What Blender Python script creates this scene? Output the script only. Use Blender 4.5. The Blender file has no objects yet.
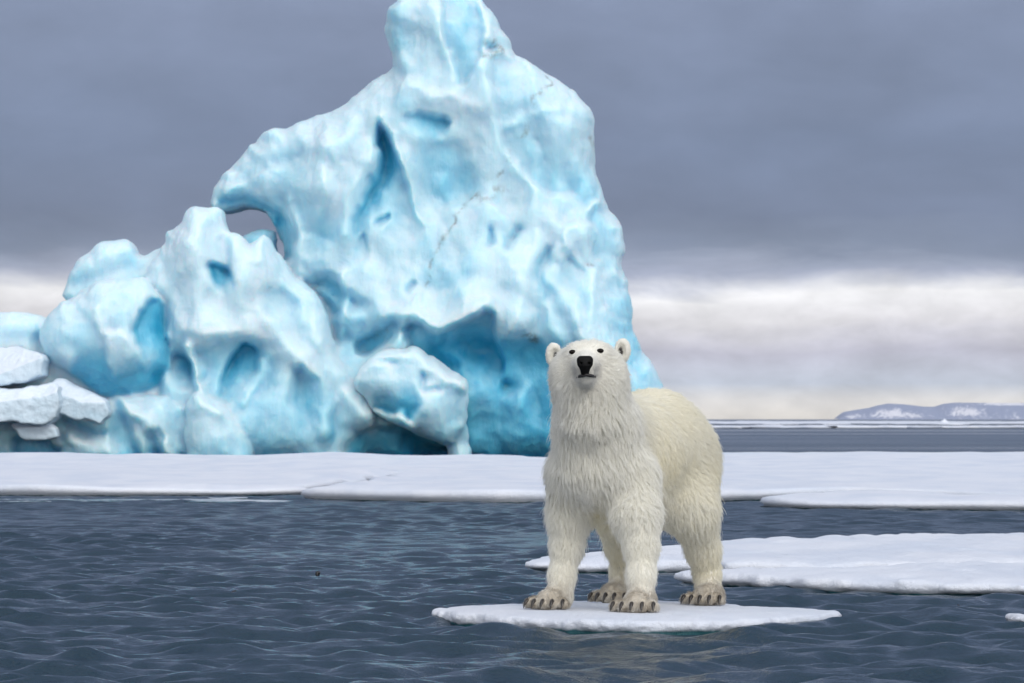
import bpy, bmesh, math, random
import numpy as np
from mathutils import Vector, Matrix, kdtree
from mathutils.bvhtree import BVHTree
from mathutils.geometry import delaunay_2d_cdt

# ------------------------------------------------------------------ camera, sky, sun, exposure
scene = bpy.context.scene
COL = scene.collection
FPX = 4400.0          # focal length in pixels of the 1024 wide frame
HC = 1.31             # eye height above the water (a small boat)
HOR = 419.0           # row of the sea horizon in the frame
rng = np.random.default_rng(7)
random.seed(7)

cam_d = bpy.data.cameras.new('camera')
cam_d.sensor_width = 36.0
cam_d.lens = FPX * 36.0 / 1024.0
cam_d.clip_start = 0.5
cam_d.clip_end = 90000.0
cam_d.dof.use_dof = True
cam_d.dof.focus_distance = 27.9
cam_d.dof.aperture_fstop = 13.0
cam = bpy.data.objects.new('camera', cam_d)
COL.objects.link(cam)
cam.location = (0, 0, HC)
PITCH = math.atan((HOR - 341.5) / FPX)
cam.rotation_euler = (math.radians(90) + PITCH, 0, 0)
scene.camera = cam

vs = scene.view_settings
vs.view_transform = 'Standard'
vs.look = 'None'
vs.exposure = 0.14
vs.gamma = 1.0
scene.render.resolution_x = 1024
scene.render.resolution_y = 683
scene.cycles.use_denoising = True
scene.cycles.max_bounces = 14
scene.cycles.diffuse_bounces = 10

SUN_EL, SUN_AZ = math.radians(36), math.radians(152)   # azimuth clockwise from +Y (ahead of the camera)

world = bpy.data.worlds.new('World')
scene.world = world
world.use_nodes = True


def N(nt, kind, **kw):
    n = nt.nodes.new(kind)
    for k, v in kw.items():
        if k.startswith('in_'):
            n.inputs[k[3:]].default_value = v
        else:
            setattr(n, k, v)
    return n


def MATH(nt, op, a, b=None, c=None, clamp=False):
    n = nt.nodes.new('ShaderNodeMath')
    n.operation = op
    n.use_clamp = clamp
    for i, x in enumerate((a, b, c)):
        if x is None:
            continue
        if isinstance(x, (int, float)):
            n.inputs[i].default_value = x
        else:
            nt.links.new(x, n.inputs[i])
    return n.outputs[0]


def RAMP(nt, fac, stops, interp='LINEAR'):
    n = nt.nodes.new('ShaderNodeValToRGB')
    n.color_ramp.interpolation = interp
    el = n.color_ramp.elements
    while len(el) < len(stops):
        el.new(0.5)
    for e, (p, c) in zip(el, stops):
        e.position = p
        e.color = (*c, 1) if len(c) == 3 else c
    nt.links.new(fac, n.inputs['Fac'])
    return n.outputs['Color']


def MIX(nt, fac, a, b, mode='MIX'):
    n = nt.nodes.new('ShaderNodeMix')
    n.data_type = 'RGBA'
    n.blend_type = mode
    n.clamp_factor = True
    for s, x in ((n.inputs[0], fac), (n.inputs[6], a), (n.inputs[7], b)):
        if isinstance(x, (int, float)):
            s.default_value = x
        elif isinstance(x, tuple):
            s.default_value = (*x, 1) if len(x) == 3 else x
        else:
            nt.links.new(x, s)
    return n.outputs[2]


def MAPR(nt, v, a, b, c=0.0, d=1.0, smooth=True):
    n = nt.nodes.new('ShaderNodeMapRange')
    n.interpolation_type = 'SMOOTHSTEP' if smooth else 'LINEAR'
    n.inputs['From Min'].default_value = a
    n.inputs['From Max'].default_value = b
    n.inputs['To Min'].default_value = c
    n.inputs['To Max'].default_value = d
    nt.links.new(v, n.inputs['Value'])
    return n.outputs['Result']


def NOISE(nt, vec, scale, detail=4.0, rough=0.5, dist=0.0):
    n = nt.nodes.new('ShaderNodeTexNoise')
    n.inputs['Scale'].default_value = scale
    n.inputs['Detail'].default_value = detail
    n.inputs['Roughness'].default_value = rough
    n.inputs['Distortion'].default_value = dist
    nt.links.new(vec, n.inputs['Vector'])
    return n.outputs['Fac']


def VSCALE(nt, vec, s):
    n = nt.nodes.new('ShaderNodeMapping')
    n.inputs['Scale'].default_value = s
    nt.links.new(vec, n.inputs['Vector'])
    return n.outputs['Vector']


# --- world: Nishita daylight seen through a heavy stratus deck
nt = world.node_tree
nt.nodes.clear()
out = N(nt, 'ShaderNodeOutputWorld')
bg = N(nt, 'ShaderNodeBackground')
bg.inputs['Strength'].default_value = 0.1
nt.links.new(bg.outputs[0], out.inputs['Surface'])
sky = N(nt, 'ShaderNodeTexSky')
sky.sky_type = 'NISHITA'
sky.sun_disc = False
sky.sun_elevation = SUN_EL
sky.sun_rotation = SUN_AZ
tc = N(nt, 'ShaderNodeTexCoord')
sep = N(nt, 'ShaderNodeSeparateXYZ')
nt.links.new(tc.outputs['Generated'], sep.inputs[0])
X_, Y_, Z_ = sep.outputs
# cloud structure: broad layers, stretched sideways
v1 = VSCALE(nt, tc.outputs['Generated'], (9.0, 3.0, 60.0))
v2 = VSCALE(nt, tc.outputs['Generated'], (26.0, 8.0, 90.0))
n1 = NOISE(nt, v1, 1.0, 3.0, 0.5, 0.3)
n2 = NOISE(nt, v2, 1.0, 5.0, 0.6, 0.4)
zpert = MATH(nt, 'MULTIPLY', MATH(nt, 'SUBTRACT', n1, 0.5), 0.010)
zpert2 = MATH(nt, 'MULTIPLY', MATH(nt, 'SUBTRACT', n2, 0.5), 0.010)
zfade = MAPR(nt, Z_, 0.006, 0.022)
zz = MATH(nt, 'ADD', Z_, MATH(nt, 'MULTIPLY', MATH(nt, 'ADD', zpert, zpert2), zfade))
s_ = MATH(nt, 'SQRT', MATH(nt, 'MAXIMUM', zz, 0.0))
front = RAMP(nt, s_, [
    (0.000, (.80, .74, .65)), (0.040, (.90, .84, .75)), (0.066, (.85, .815, .77)), (0.090, (.52, .57, .67)),
    (0.125, (.50, .50, .60)), (0.150, (.73, .72, .76)), (0.168, (.86, .86, .89)), (0.182, (.36, .40, .53)),
    (0.196, (.20, .245, .355)), (0.215, (.158, .198, .308)), (0.250, (.165, .21, .33)), (0.309, (.208, .252, .378)),
    (0.36, (.24, .285, .43)), (0.500, (.215, .265, .405)), (0.780, (.24, .29, .42)), (0.92, (.75, .80, .90)), (1.0, (1.0, 1.04, 1.1))])
back = RAMP(nt, s_, [(0.0, (1.25, 1.22, 1.2)), (0.5, (1.30, 1.31, 1.34)), (1.0, (1.0, 1.04, 1.1))])
fb = MAPR(nt, Y_, 0.25, -0.40)
deck = MIX(nt, fb, front, back)
blot = MAPR(nt, NOISE(nt, VSCALE(nt, tc.outputs['Generated'], (22, 10, 55)), 1.0, 5.0, 0.55, 0.2), 0.25, 0.75, 0.86, 1.14, False)
deck = MIX(nt, 1.0, deck, blot, 'MULTIPLY')
low = MAPR(nt, Z_, 0.045, 0.020)
puff = MAPR(nt, NOISE(nt, VSCALE(nt, tc.outputs['Generated'], (55, 18, 120)), 1.0, 6.0, 0.58, 0.3), 0.3, 0.7, 0.84, 1.16, False)
deck = MIX(nt, low, deck, MIX(nt, 1.0, deck, puff, 'MULTIPLY'))
deck10 = MIX(nt, 1.0, deck, (10.0, 10.0, 10.0), 'MULTIPLY')
cover = MIX(nt, 0.94, sky.outputs[0], deck10)
nt.links.new(cover, bg.inputs['Color'])

sun_d = bpy.data.lights.new('sun', 'SUN')
sun_d.energy = 1.2
sun_d.angle = math.radians(25)
sun_d.color = (1.0, 0.96, 0.90)
sun = bpy.data.objects.new('sun', sun_d)
COL.objects.link(sun)
_sd = Vector((math.sin(SUN_AZ) * math.cos(SUN_EL), math.cos(SUN_AZ) * math.cos(SUN_EL), math.sin(SUN_EL)))
sun.rotation_euler = (-_sd).to_track_quat('-Z', 'Y').to_euler()
sun.location = (0, 0, 60)


# ------------------------------------------------------------------ helpers
def W(u, v, Y):
    """world point seen at frame column u, row v when it stands Y metres ahead"""
    return np.array([(u - 512.0) / FPX * Y, Y, HC + (HOR - v) / FPX * Y])


def tag(o, label=None, cat=None, group=None, kind=None):
    if label: o['label'] = label
    if cat: o['category'] = cat
    if group: o['group'] = group
    if kind: o['kind'] = kind
    return o


def empty(name, loc):
    o = bpy.data.objects.new(name, None)
    o.location = loc
    o.empty_display_size = 0.2
    COL.objects.link(o)
    return o


def mesh_obj(name, verts, faces, mat, parent=None, smooth=True, origin=None):
    """verts (n,3) in world space, faces (m,k) index array; linked as ONE object"""
    verts = np.asarray(verts, dtype=np.float32).copy()
    if parent is not None:
        verts -= np.array(parent.location, dtype=np.float32)
        loc = (0, 0, 0)
    elif origin is not None:
        verts -= np.asarray(origin, dtype=np.float32)
        loc = tuple(origin)
    else:
        loc = (0, 0, 0)
    me = bpy.data.meshes.new(name)
    if isinstance(faces, np.ndarray):
        m, k = faces.shape
        me.vertices.add(len(verts))
        me.vertices.foreach_set('co', verts.ravel())
        me.loops.add(m * k)
        me.loops.foreach_set('vertex_index', faces.astype(np.int32).ravel())
        me.polygons.add(m)
        me.polygons.foreach_set('loop_start', np.arange(0, m * k, k, dtype=np.int32))
        me.polygons.foreach_set('loop_total', np.full(m, k, dtype=np.int32))
        me.update(calc_edges=True)
    else:
        me.from_pydata([tuple(map(float, p)) for p in verts], [], faces)
    me.validate()
    me.polygons.foreach_set('use_smooth', np.full(len(me.polygons), smooth))
    me.materials.append(mat)
    o = bpy.data.objects.new(name, me)
    o.location = loc
    COL.objects.link(o)
    if parent is not None:
        o.parent = parent
    return o


def add_attr(o, name, vals):
    a = o.data.attributes.new(name, 'FLOAT', 'POINT')
    a.data.foreach_set('value', np.asarray(vals, dtype=np.float32))


def surface_nets(F, origin, step):
    """naive surface nets of F (<0 inside) sampled on a regular grid; returns verts, quads"""
    S = F < 0
    nx, ny, nz = F.shape
    c = np.zeros((nx - 1, ny - 1, nz - 1), dtype=np.int8)
    for i in (0, 1):
        for j in (0, 1):
            for k in (0, 1):
                c += S[i:nx - 1 + i, j:ny - 1 + j, k:nz - 1 + k]
    act = (c > 0) & (c < 8)
    idx = np.argwhere(act)
    vid = np.full(act.shape, -1, dtype=np.int32)
    vid[act] = np.arange(len(idx))
    I, J, K = idx.T
    corners = np.array([(i, j, k) for i in (0, 1) for j in (0, 1) for k in (0, 1)])
    vals = np.stack([F[I + a, J + b, K + d] for a, b, d in corners], 1)
    acc = np.zeros((len(idx), 3)); cnt = np.zeros(len(idx))
    for p in range(8):
        for q in range(p + 1, 8):
            if np.abs(corners[p] - corners[q]).sum() != 1:
                continue
            a, b = vals[:, p], vals[:, q]
            m = (a < 0) != (b < 0)
            t = np.where(m, a / np.where(m, a - b, 1), 0)
            pt = corners[p] + t[:, None] * (corners[q] - corners[p])
            acc[m] += pt[m]; cnt[m] += 1
    V = idx + acc / cnt[:, None]
    V = V * np.asarray(step) + np.asarray(origin)
    quads = []
    for ax in range(3):
        a, b = [(1, 2), (2, 0), (0, 1)][ax]
        sl0 = [slice(None)] * 3; sl1 = [slice(None)] * 3
        sl0[ax] = slice(0, -1); sl1[ax] = slice(1, None)
        d = S[tuple(sl0)] != S[tuple(sl1)]
        e = np.argwhere(d)
        e = e[(e[:, a] > 0) & (e[:, b] > 0) & (e[:, a] < F.shape[a] - 1) & (e[:, b] < F.shape[b] - 1)]
        flip = ~S[e[:, 0], e[:, 1], e[:, 2]]
        o = []
        for da, db in ((-1, -1), (0, -1), (0, 0), (-1, 0)):
            g = e.copy(); g[:, a] += da; g[:, b] += db
            o.append(vid[g[:, 0], g[:, 1], g[:, 2]])
        q = np.stack(o, 1)
        q[flip] = q[flip][:, ::-1]
        quads.append(q)
    Q = np.concatenate(quads)
    return V, Q[(Q >= 0).all(1)]


def _hash(ix, iy, iz, seed):
    h = (ix.astype(np.int64) * 374761393 + iy.astype(np.int64) * 668265263 + iz.astype(np.int64) * 2147483647 + seed * 974711) & 0xffffffff
    h = ((h ^ (h >> 13)) * 1274126177) & 0xffffffff
    h = ((h ^ (h >> 16)) * 2246822519) & 0xffffffff
    return ((h ^ (h >> 15)) & 0xffffff).astype(np.float64) / 0xffffff


def vnoise(p, seed=0):
    p = np.asarray(p, dtype=np.float64)
    i = np.floor(p).astype(np.int64)
    f = p - i
    w = f * f * f * (f * (f * 6 - 15) + 10)
    r = np.zeros(p.shape[:-1])
    for a in (0, 1):
        for b in (0, 1):
            for c in (0, 1):
                h = _hash(i[..., 0] + a, i[..., 1] + b, i[..., 2] + c, seed)
                r += h * np.where(a, w[..., 0], 1 - w[..., 0]) * np.where(b, w[..., 1], 1 - w[..., 1]) * np.where(c, w[..., 2], 1 - w[..., 2])
    return r * 2 - 1


def fbm(p, oct=4, seed=0, gain=0.5):
    r = 0; a = 1.0; s = 1.0
    for o in range(oct):
        r = r + a * vnoise(np.asarray(p) * s, seed + o * 17)
        a *= gain; s *= 2.03
    return r


def worley(p, seed=0):
    """distance to the nearest and second nearest jittered cell point"""
    p = np.asarray(p, dtype=np.float64)
    i = np.floor(p).astype(np.int64)
    f1 = np.full(len(p), 9.0); f2 = np.full(len(p), 9.0)
    for a in (-1, 0, 1):
        for b in (-1, 0, 1):
            for c in (-1, 0, 1):
                j = i + np.array([a, b, c])
                q = np.stack([_hash(j[:, 0], j[:, 1], j[:, 2], seed + s) for s in (1, 2, 3)], 1) + j
                d = np.sqrt(((q - p) ** 2).sum(1))
                f2 = np.minimum(f2, np.maximum(f1, d)); f1 = np.minimum(f1, d)
    return f1, f2


def smin(a, b, k):
    h = np.maximum(k - np.abs(a - b), 0) / k
    return np.minimum(a, b) - h * h * k * 0.25


def seg_dist(px, py, pts, closed=False):
    d = np.full(px.shape, 1e9)
    n = len(pts)
    for i in range(n if closed else n - 1):
        ax, ay = pts[i]; bx, by = pts[(i + 1) % n]
        ex, ey = bx - ax, by - ay
        L = ex * ex + ey * ey + 1e-12
        t = np.clip(((px - ax) * ex + (py - ay) * ey) / L, 0, 1)
        d = np.minimum(d, (px - ax - t * ex) ** 2 + (py - ay - t * ey) ** 2)
    return np.sqrt(d)


def poly_sd(px, py, pts):
    d = seg_dist(px, py, pts, True)
    ins = np.zeros(px.shape, dtype=bool)
    n = len(pts)
    for i in range(n):
        ax, ay = pts[i]; bx, by = pts[(i + 1) % n]
        if ay == by:
            continue
        c = ((ay > py) != (by > py)) & (px < (bx - ax) * (py - ay) / (by - ay) + ax)
        ins ^= c
    return np.where(ins, -d, d)


def chaikin(pts, n=1, closed=True):
    pts = np.asarray(pts, dtype=float)
    for _ in range(n):
        nx = np.roll(pts, -1, 0)
        q = np.empty((2 * len(pts), 2))
        q[0::2] = pts * .75 + nx * .25
        q[1::2] = pts * .25 + nx * .75
        pts = q if closed else np.vstack([pts[:1], q[:-2], pts[-1:]])
    return pts


def sstep(x, a, b):
    t = np.clip((x - a) / (b - a), 0, 1)
    return t * t * (3 - 2 * t)


def vert_normals(V, Q):
    n = np.cross(V[Q[:, 2]] - V[Q[:, 0]], V[Q[:, 3]] - V[Q[:, 1]])
    out = np.zeros_like(V)
    for k in range(4):
        for c in range(3):
            out[:, c] += np.bincount(Q[:, k], n[:, c], minlength=len(V))
    return out / (np.linalg.norm(out, axis=1, keepdims=True) + 1e-12)


# ------------------------------------------------------------------ materials
def new_mat(name):
    m = bpy.data.materials.new(name)
    m.use_nodes = True
    t = m.node_tree
    return m, t, t.nodes['Principled BSDF']


def bump(t, p, height, dist, strength=1.0):
    b = t.nodes.new('ShaderNodeBump')
    b.inputs['Strength'].default_value = strength
    b.inputs['Distance'].default_value = dist
    t.links.new(height, b.inputs['Height'])
    t.links.new(b.outputs[0], p.inputs['Normal'])
    return b


def ATTR(t, name):
    a = t.nodes.new('ShaderNodeAttribute')
    a.attribute_name = name
    return a.outputs['Fac']


# sea
M_sea, t, p = new_mat('sea_water')
p.inputs['Base Color'].default_value = (0.004, 0.023, 0.041, 1)
p.inputs['Roughness'].default_value = 0.07
p.inputs['IOR'].default_value = 1.333
g = N(t, 'ShaderNodeNewGeometry')
pos = g.outputs['Position']
sp = N(t, 'ShaderNodeSeparateXYZ'); t.links.new(pos, sp.inputs[0])
far = MAPR(t, sp.outputs[1], 60, 220)
wind = MAPR(t, NOISE(t, VSCALE(t, pos, (.005, .011, 1)), 1.0, 4.0, .6), .32, .68, .12, .30)
rmix = N(t, 'ShaderNodeMix'); t.links.new(far, rmix.inputs[0])
t.links.new(MAPR(t, sp.outputs[1], 26, 80, 0.12, 0.28), rmix.inputs[2]); t.links.new(wind, rmix.inputs[3])
t.links.new(rmix.outputs[0], p.inputs['Roughness'])
nb1 = NOISE(t, VSCALE(t, pos, (1, .8, 1)), 8.0, 5.0, 0.65)
nb2 = NOISE(t, VSCALE(t, pos, (1, .5, 1)), 0.8, 4.0, 0.6)
hb = MATH(t, 'ADD', MATH(t, 'MULTIPLY', nb1, MAPR(t, sp.outputs[1], 30, 150, 0.042, 0.006)), MATH(t, 'MULTIPLY', MATH(t, 'MULTIPLY', nb2, MAPR(t, NOISE(t, VSCALE(t, pos, (.0008, .012, 1)), 1.0, 2.0, .5), .40, .60, .0, .10)), far))
nb3 = NOISE(t, VSCALE(t, pos, (1, 1.3, 1)), 2.2, 5.0, .55, .4)
near_ = MAPR(t, sp.outputs[1], 400, 120)
hb = MATH(t, 'ADD', hb, MATH(t, 'MULTIPLY', MATH(t, 'MULTIPLY', ATTR(t, 'unmodelled'), near_), MATH(t, 'MULTIPLY', nb3, .16)))
bump(t, p, hb, 1.0, 1.0)

# snow on the floes
M_snow, t, p = new_mat('floe_snow')
g = N(t, 'ShaderNodeNewGeometry'); pos = g.outputs['Position']
sp = N(t, 'ShaderNodeSeparateXYZ'); t.links.new(pos, sp.inputs[0])
c1 = NOISE(t, VSCALE(t, pos, (1, .35, 1)), 0.9, 5.0, 0.6)
c2 = NOISE(t, pos, 14.0, 4.0, 0.6)
col = MIX(t, MAPR(t, c1, 0.35, 0.7), (.67, .695, .765), (.575, .62, .715))
col = MIX(t, MAPR(t, c2, 0.55, 0.8, 0, .35), col, (.66, .71, .78))
zn = MATH(t, 'ADD', sp.outputs[2], MATH(t, 'MULTIPLY', MATH(t, 'SUBTRACT', NOISE(t, pos, 9.0, 3.0), 0.5), 0.03))
wet = MAPR(t, zn, 0.028, 0.006)
col = MIX(t, wet, col, (.022, .095, .115))
t.links.new(col, p.inputs['Base Color'])
t.links.new(MAPR(t, wet, 0, 1, .65, .12, False), p.inputs['Roughness'])
p.inputs['Specular IOR Level'].default_value = 0.3
h = MATH(t, 'ADD', MATH(t, 'MULTIPLY', NOISE(t, pos, 26.0, 5.0, .7), .022), MATH(t, 'MULTIPLY', NOISE(t, VSCALE(t, pos, (1, .5, 1)), 3.0, 4.0, .55), .05))
bump(t, p, h, 1.0, 0.8)

# glacier ice: tone 0 = white ice, 1 = blue ice, with the hollows' blue shade painted in
M_ice, t, p = new_mat('glacier_ice')
g = N(t, 'ShaderNodeNewGeometry'); pos = g.outputs['Position']
tone = ATTR(t, 'tone')
streak = NOISE(t, VSCALE(t, pos, (2.2, 1.2, .28)), 1.0, 5.0, .6, .3)
patch = NOISE(t, pos, .8, 5.0, .6, .5)
fine = NOISE(t, pos, 4.0, 5.0, .65)
tn = MATH(t, 'ADD', tone, MATH(t, 'MULTIPLY', MATH(t, 'SUBTRACT', streak, .5), .27))
tn = MATH(t, 'ADD', tn, MATH(t, 'MULTIPLY', MATH(t, 'SUBTRACT', patch, .5), .30))
tn = MATH(t, 'ADD', tn, MATH(t, 'MULTIPLY', MATH(t, 'SUBTRACT', fine, .5), .16), clamp=True)
col = RAMP(t, tn, [(0.0, (.62, .75, .81)), (0.22, (.51, .70, .78)), (0.45, (.34, .62, .75)), (0.7, (.13, .48, .67)), (1.0, (.022, .33, .53))])
dirt = ATTR(t, 'dirt')
dn = NOISE(t, pos, 3.2, 6.0, .75)
dm = MATH(t, 'MULTIPLY', dirt, MAPR(t, dn, .38, .66, 0, .8))
col = MIX(t, dm, col, (.10, .075, .06))
t.links.new(col, p.inputs['Base Color'])
p.inputs['Roughness'].default_value = .38
p.inputs['Specular IOR Level'].default_value = .4
p.inputs['Subsurface Weight'].default_value = 0.8
p.inputs['Subsurface Radius'].default_value = (.25, .8, 1.0)
p.inputs['Subsurface Scale'].default_value = .9
h = MATH(t, 'ADD', MATH(t, 'MULTIPLY', NOISE(t, pos, 1.6, 6.0, .6, .4), .22), MATH(t, 'MULTIPLY', NOISE(t, VSCALE(t, pos, (3, 2, .6)), 2.0, 5.0, .65), .14))
bump(t, p, h, 1.0, .40)

# snow lying on the loose blocks beside the iceberg
M_block, t, p = new_mat('block_snow_ice')
g = N(t, 'ShaderNodeNewGeometry'); pos = g.outputs['Position']
tone = ATTR(t, 'tone')
tn = MATH(t, 'ADD', tone, MATH(t, 'MULTIPLY', MATH(t, 'SUBTRACT', NOISE(t, pos, 1.2, 6.0, .65), .5), .5), clamp=True)
col = RAMP(t, tn, [(0.0, (.68, .745, .82)), (0.4, (.52, .66, .76)), (.75, (.36, .60, .73)), (1.0, (.08, .33, .46))])
t.links.new(col, p.inputs['Base Color'])
p.inputs['Roughness'].default_value = .6
bump(t, p, NOISE(t, pos, 3.0, 6.0, .65), .18, .55)

# island: rock and old snow
M_island, t, p = new_mat('island_rock_snow')
snow = ATTR(t, 'snow')
g = N(t, 'ShaderNodeNewGeometry'); pos = g.outputs['Position']
sn = MATH(t, 'ADD', snow, MATH(t, 'MULTIPLY', MATH(t, 'SUBTRACT', NOISE(t, VSCALE(t, pos, (1, .4, .9)), .05, 6.0, .7, 1.2), .5), 1.9), clamp=True)
col = RAMP(t, sn, [(0.34, (.19, .23, .36)), (.62, (.64, .64, .71))])
t.links.new(col, p.inputs['Base Color'])
p.inputs['Roughness'].default_value = .9

# bear
M_skin, t, p = new_mat('bear_undercoat')
dark = ATTR(t, 'dark'); dirty = ATTR(t, 'dirty')
col = MIX(t, dirty, (.72, .70, .64), (.42, .36, .28))
col = MIX(t, dark, col, (.03, .027, .027))
t.links.new(col, p.inputs['Base Color'])
p.inputs['Roughness'].default_value = .8

M_fur, t, p = new_mat('polar_fur')
hi = N(t, 'ShaderNodeHairInfo')
yel = ATTR(t, 'yellow'); dirty = ATTR(t, 'dirty'); drk = ATTR(t, 'dark')
base = MIX(t, yel, (.93, .925, .895), (.92, .88, .73))
base = MIX(t, dirty, base, (.50, .45, .38))
rnd = MAPR(t, hi.outputs['Random'], 0, 1, .88, 1.06, False)
base = MIX(t, 1.0, base, rnd, 'MULTIPLY')
base = MIX(t, drk, base, (.04, .035, .035))
t.links.new(base, p.inputs['Base Color'])
p.inputs['Roughness'].default_value = .55
p.inputs['Specular IOR Level'].default_value = .25
tr = N(t, 'ShaderNodeBsdfTranslucent'); t.links.new(base, tr.inputs['Color'])
mx = N(t, 'ShaderNodeMixShader'); mx.inputs[0].default_value = .48
t.links.new(p.outputs[0], mx.inputs[1]); t.links.new(tr.outputs[0], mx.inputs[2])
t.links.new(mx.outputs[0], t.nodes['Material Output'].inputs['Surface'])


def plain(name, col, rough, spec=.5):
    m, t, p = new_mat(name)
    g = N(t, 'ShaderNodeNewGeometry')
    n = NOISE(t, g.outputs['Position'], 90.0, 3.0)
    c = MIX(t, MAPR(t, n, .3, .7), tuple(x * .75 for x in col), tuple(x * 1.25 for x in col))
    t.links.new(c, p.inputs['Base Color'])
    p.inputs['Roughness'].default_value = rough
    p.inputs['Specular IOR Level'].default_value = spec
    return m


M_nose = plain('nose_leather', (.004, .004, .0045), .6, .12)
M_eye = plain('eye_dark', (.008, .006, .005), .25, .12)
M_lip = plain('lip_dark', (.018, .016, .017), .5)
M_claw = plain('claw_horn', (.022, .018, .016), .3)

# ------------------------------------------------------------------ sea
def build_sea():
    # one sheet: fine rows and columns in front, wide slivers out to the horizon
    Ys = [9.0]
    while Ys[-1] < 175:
        Y = Ys[-1]
        Ys.append(Y + max(0.042, min(0.4, 0.00105 * Y ** 1.15)))
    Ys = np.array(Ys)
    nX = 1080
    c = np.linspace(-1, 1, nX)
    YY, CC = np.meshgrid(Ys, c, indexing='ij')
    XX = CC * (0.25 * YY + 4.0) + 0.3
    x0, y0 = XX.copy(), YY.copy()
    zz = np.zeros_like(XX); dx = np.zeros_like(XX); dy = np.zeros_like(XX)
    r = np.random.default_rng(23)
    lams = np.exp(np.linspace(math.log(0.14), math.log(3.0), 90))
    wind = math.radians(-75)
    cell = np.gradient(Ys)[:, None]
    # gust patches make the ripple strength uneven
    gust = fbm(np.stack([x0 * .16, y0 * .07, 0 * x0], -1), 3, 5) * .5 + 1.0
    gust = np.clip(gust, .35, 1.8)
    swell = 1.45 - .95 * sstep(y0, 22, 40)
    for lam in lams:
        k = 2 * math.pi / lam
        th = wind + r.normal(0, 0.52)
        steep = np.interp(lam, [.14, .25, .45, .8, 1.2, 2.0, 3.0], [.036, .056, .058, .032, .016, .006, .003])
        a = steep / k * r.uniform(.6, 1.4)
        ph = r.uniform(0, 2 * math.pi)
        dxk, dyk = math.cos(th), math.sin(th)
        ok = np.clip((lam / (cell * 2.2) - 1.0), 0, 1)       # drop waves the rows cannot carry
        arg = k * (x0 * dxk + y0 * dyk) + ph + 1.2 * vnoise(np.array([[0.1, .2, lam]]))[0]
        A = a * ok * (gust if lam < .7 else swell)
        zz += A * np.cos(arg)
        sn = np.sin(arg) * A * 0.5
        dx -= sn * dxk; dy -= sn * dyk
    # calm border so that the fine sheet meets the flat far sheet
    fade = np.clip((1 - np.abs(CC)) / .08, 0, 1) * np.clip((YY - 9) / 2.0, 0, 1) * np.clip((175 - YY) / 12, 0, 1)
    XX = XX + dx * fade; YYw = YY + dy * fade; zz = zz * fade
    # outer rows and columns
    rowsY = np.concatenate([[-3000.0, -200.0, -20.0, 3.0], Ys, np.geomspace(190, 15000, 40)])
    nF, nB = 4, 40
    full = np.zeros((len(rowsY), nX + 4, 3))
    for j, Y in enumerate(rowsY):
        if nF <= j < nF + len(Ys):
            i = j - nF
            full[j, 2:-2, 0] = XX[i]; full[j, 2:-2, 1] = YYw[i]; full[j, 2:-2, 2] = zz[i]
        else:
            w = 0.25 * max(Y, 9) + 4.0
            full[j, 2:-2, 0] = c * w + .3; full[j, 2:-2, 1] = Y
        for q, X in ((0, -15000.0), (1, -0.155 * max(Y, 19) * 3 - 90), (-2, 0.155 * max(Y, 19) * 3 + 90), (-1, 15000.0)):
            full[j, q] = (X, Y, 0)
    V = full.reshape(-1, 3)
    nr, nc = full.shape[:2]
    idx = np.arange(nr * nc).reshape(nr, nc)
    Q = np.stack([idx[:-1, :-1], idx[:-1, 1:], idx[1:, 1:], idx[1:, :-1]], -1).reshape(-1, 4)
    o = mesh_obj('sea', V, Q, M_sea)
    calm = np.ones((nr, nc)); calm[nF:nF + len(Ys), 2:-2] = 1 - fade
    add_attr(o, 'unmodelled', calm.reshape(-1))        # where the sheet itself carries no ripples the bump does
    tag(o, kind='structure')


build_sea()


# ------------------------------------------------------------------ floes
def floe_fine(name, outline, ztop, step, seed, label, group, zdown=-.16, lip=.06, wob=.03, under=.02, tilt=None, rough=.010):
    """a small floe meshed in full: outline in world metres, rounded lip, undercut at the water"""
    pts = chaikin(outline, 2)
    mn, mx = pts.min(0) - .25, pts.max(0) + .25
    xs = np.arange(mn[0], mx[0], step[0]); ys = np.arange(mn[1], mx[1], step[1]); zs = np.arange(zdown - .05, ztop + .12, step[2])
    gx, gy = np.meshgrid(xs, ys, indexing='ij')
    nz = fbm(np.stack([gx * 4, gy * 4, 0 * gx + seed], -1), 4, seed)
    d2 = poly_sd(gx, gy, pts) - .05 + wob * nz
    inside = np.clip(-d2, 0, 2)
    top = ztop * (0.80 + 0.20 * sstep(inside, 0, .35)) + rough * fbm(np.stack([gx * 3.4, gy * 2.6, 0 * gx + seed + 3], -1), 4, seed + 9)
    Z = zs[None, None, :]
    cut = under * sstep(-Z, -.045, .0) + .10 * sstep(-Z, .02, .15)
    D = d2[..., None] + cut + .014 * fbm(np.stack(np.broadcast_arrays(gx[..., None] * 16, gy[..., None] * 16, Z * 20), -1), 3, seed + 4)
    a = np.maximum(D + lip, 0); b = np.maximum(Z - top[..., None] + lip, 0)
    F = np.sqrt(a * a + b * b) - lip + np.minimum(np.maximum(D + lip, Z - top[..., None] + lip), 0)
    F = np.maximum(F, zdown - Z)
    V, Q = surface_nets(F.astype(np.float32), (xs[0], ys[0], zs[0]), step)
    o = mesh_obj(name, V, Q, M_snow, origin=(pts[:, 0].mean(), pts[:, 1].mean(), 0))
    tag(o, label, 'ice floe', group, 'thing')
    return o


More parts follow.
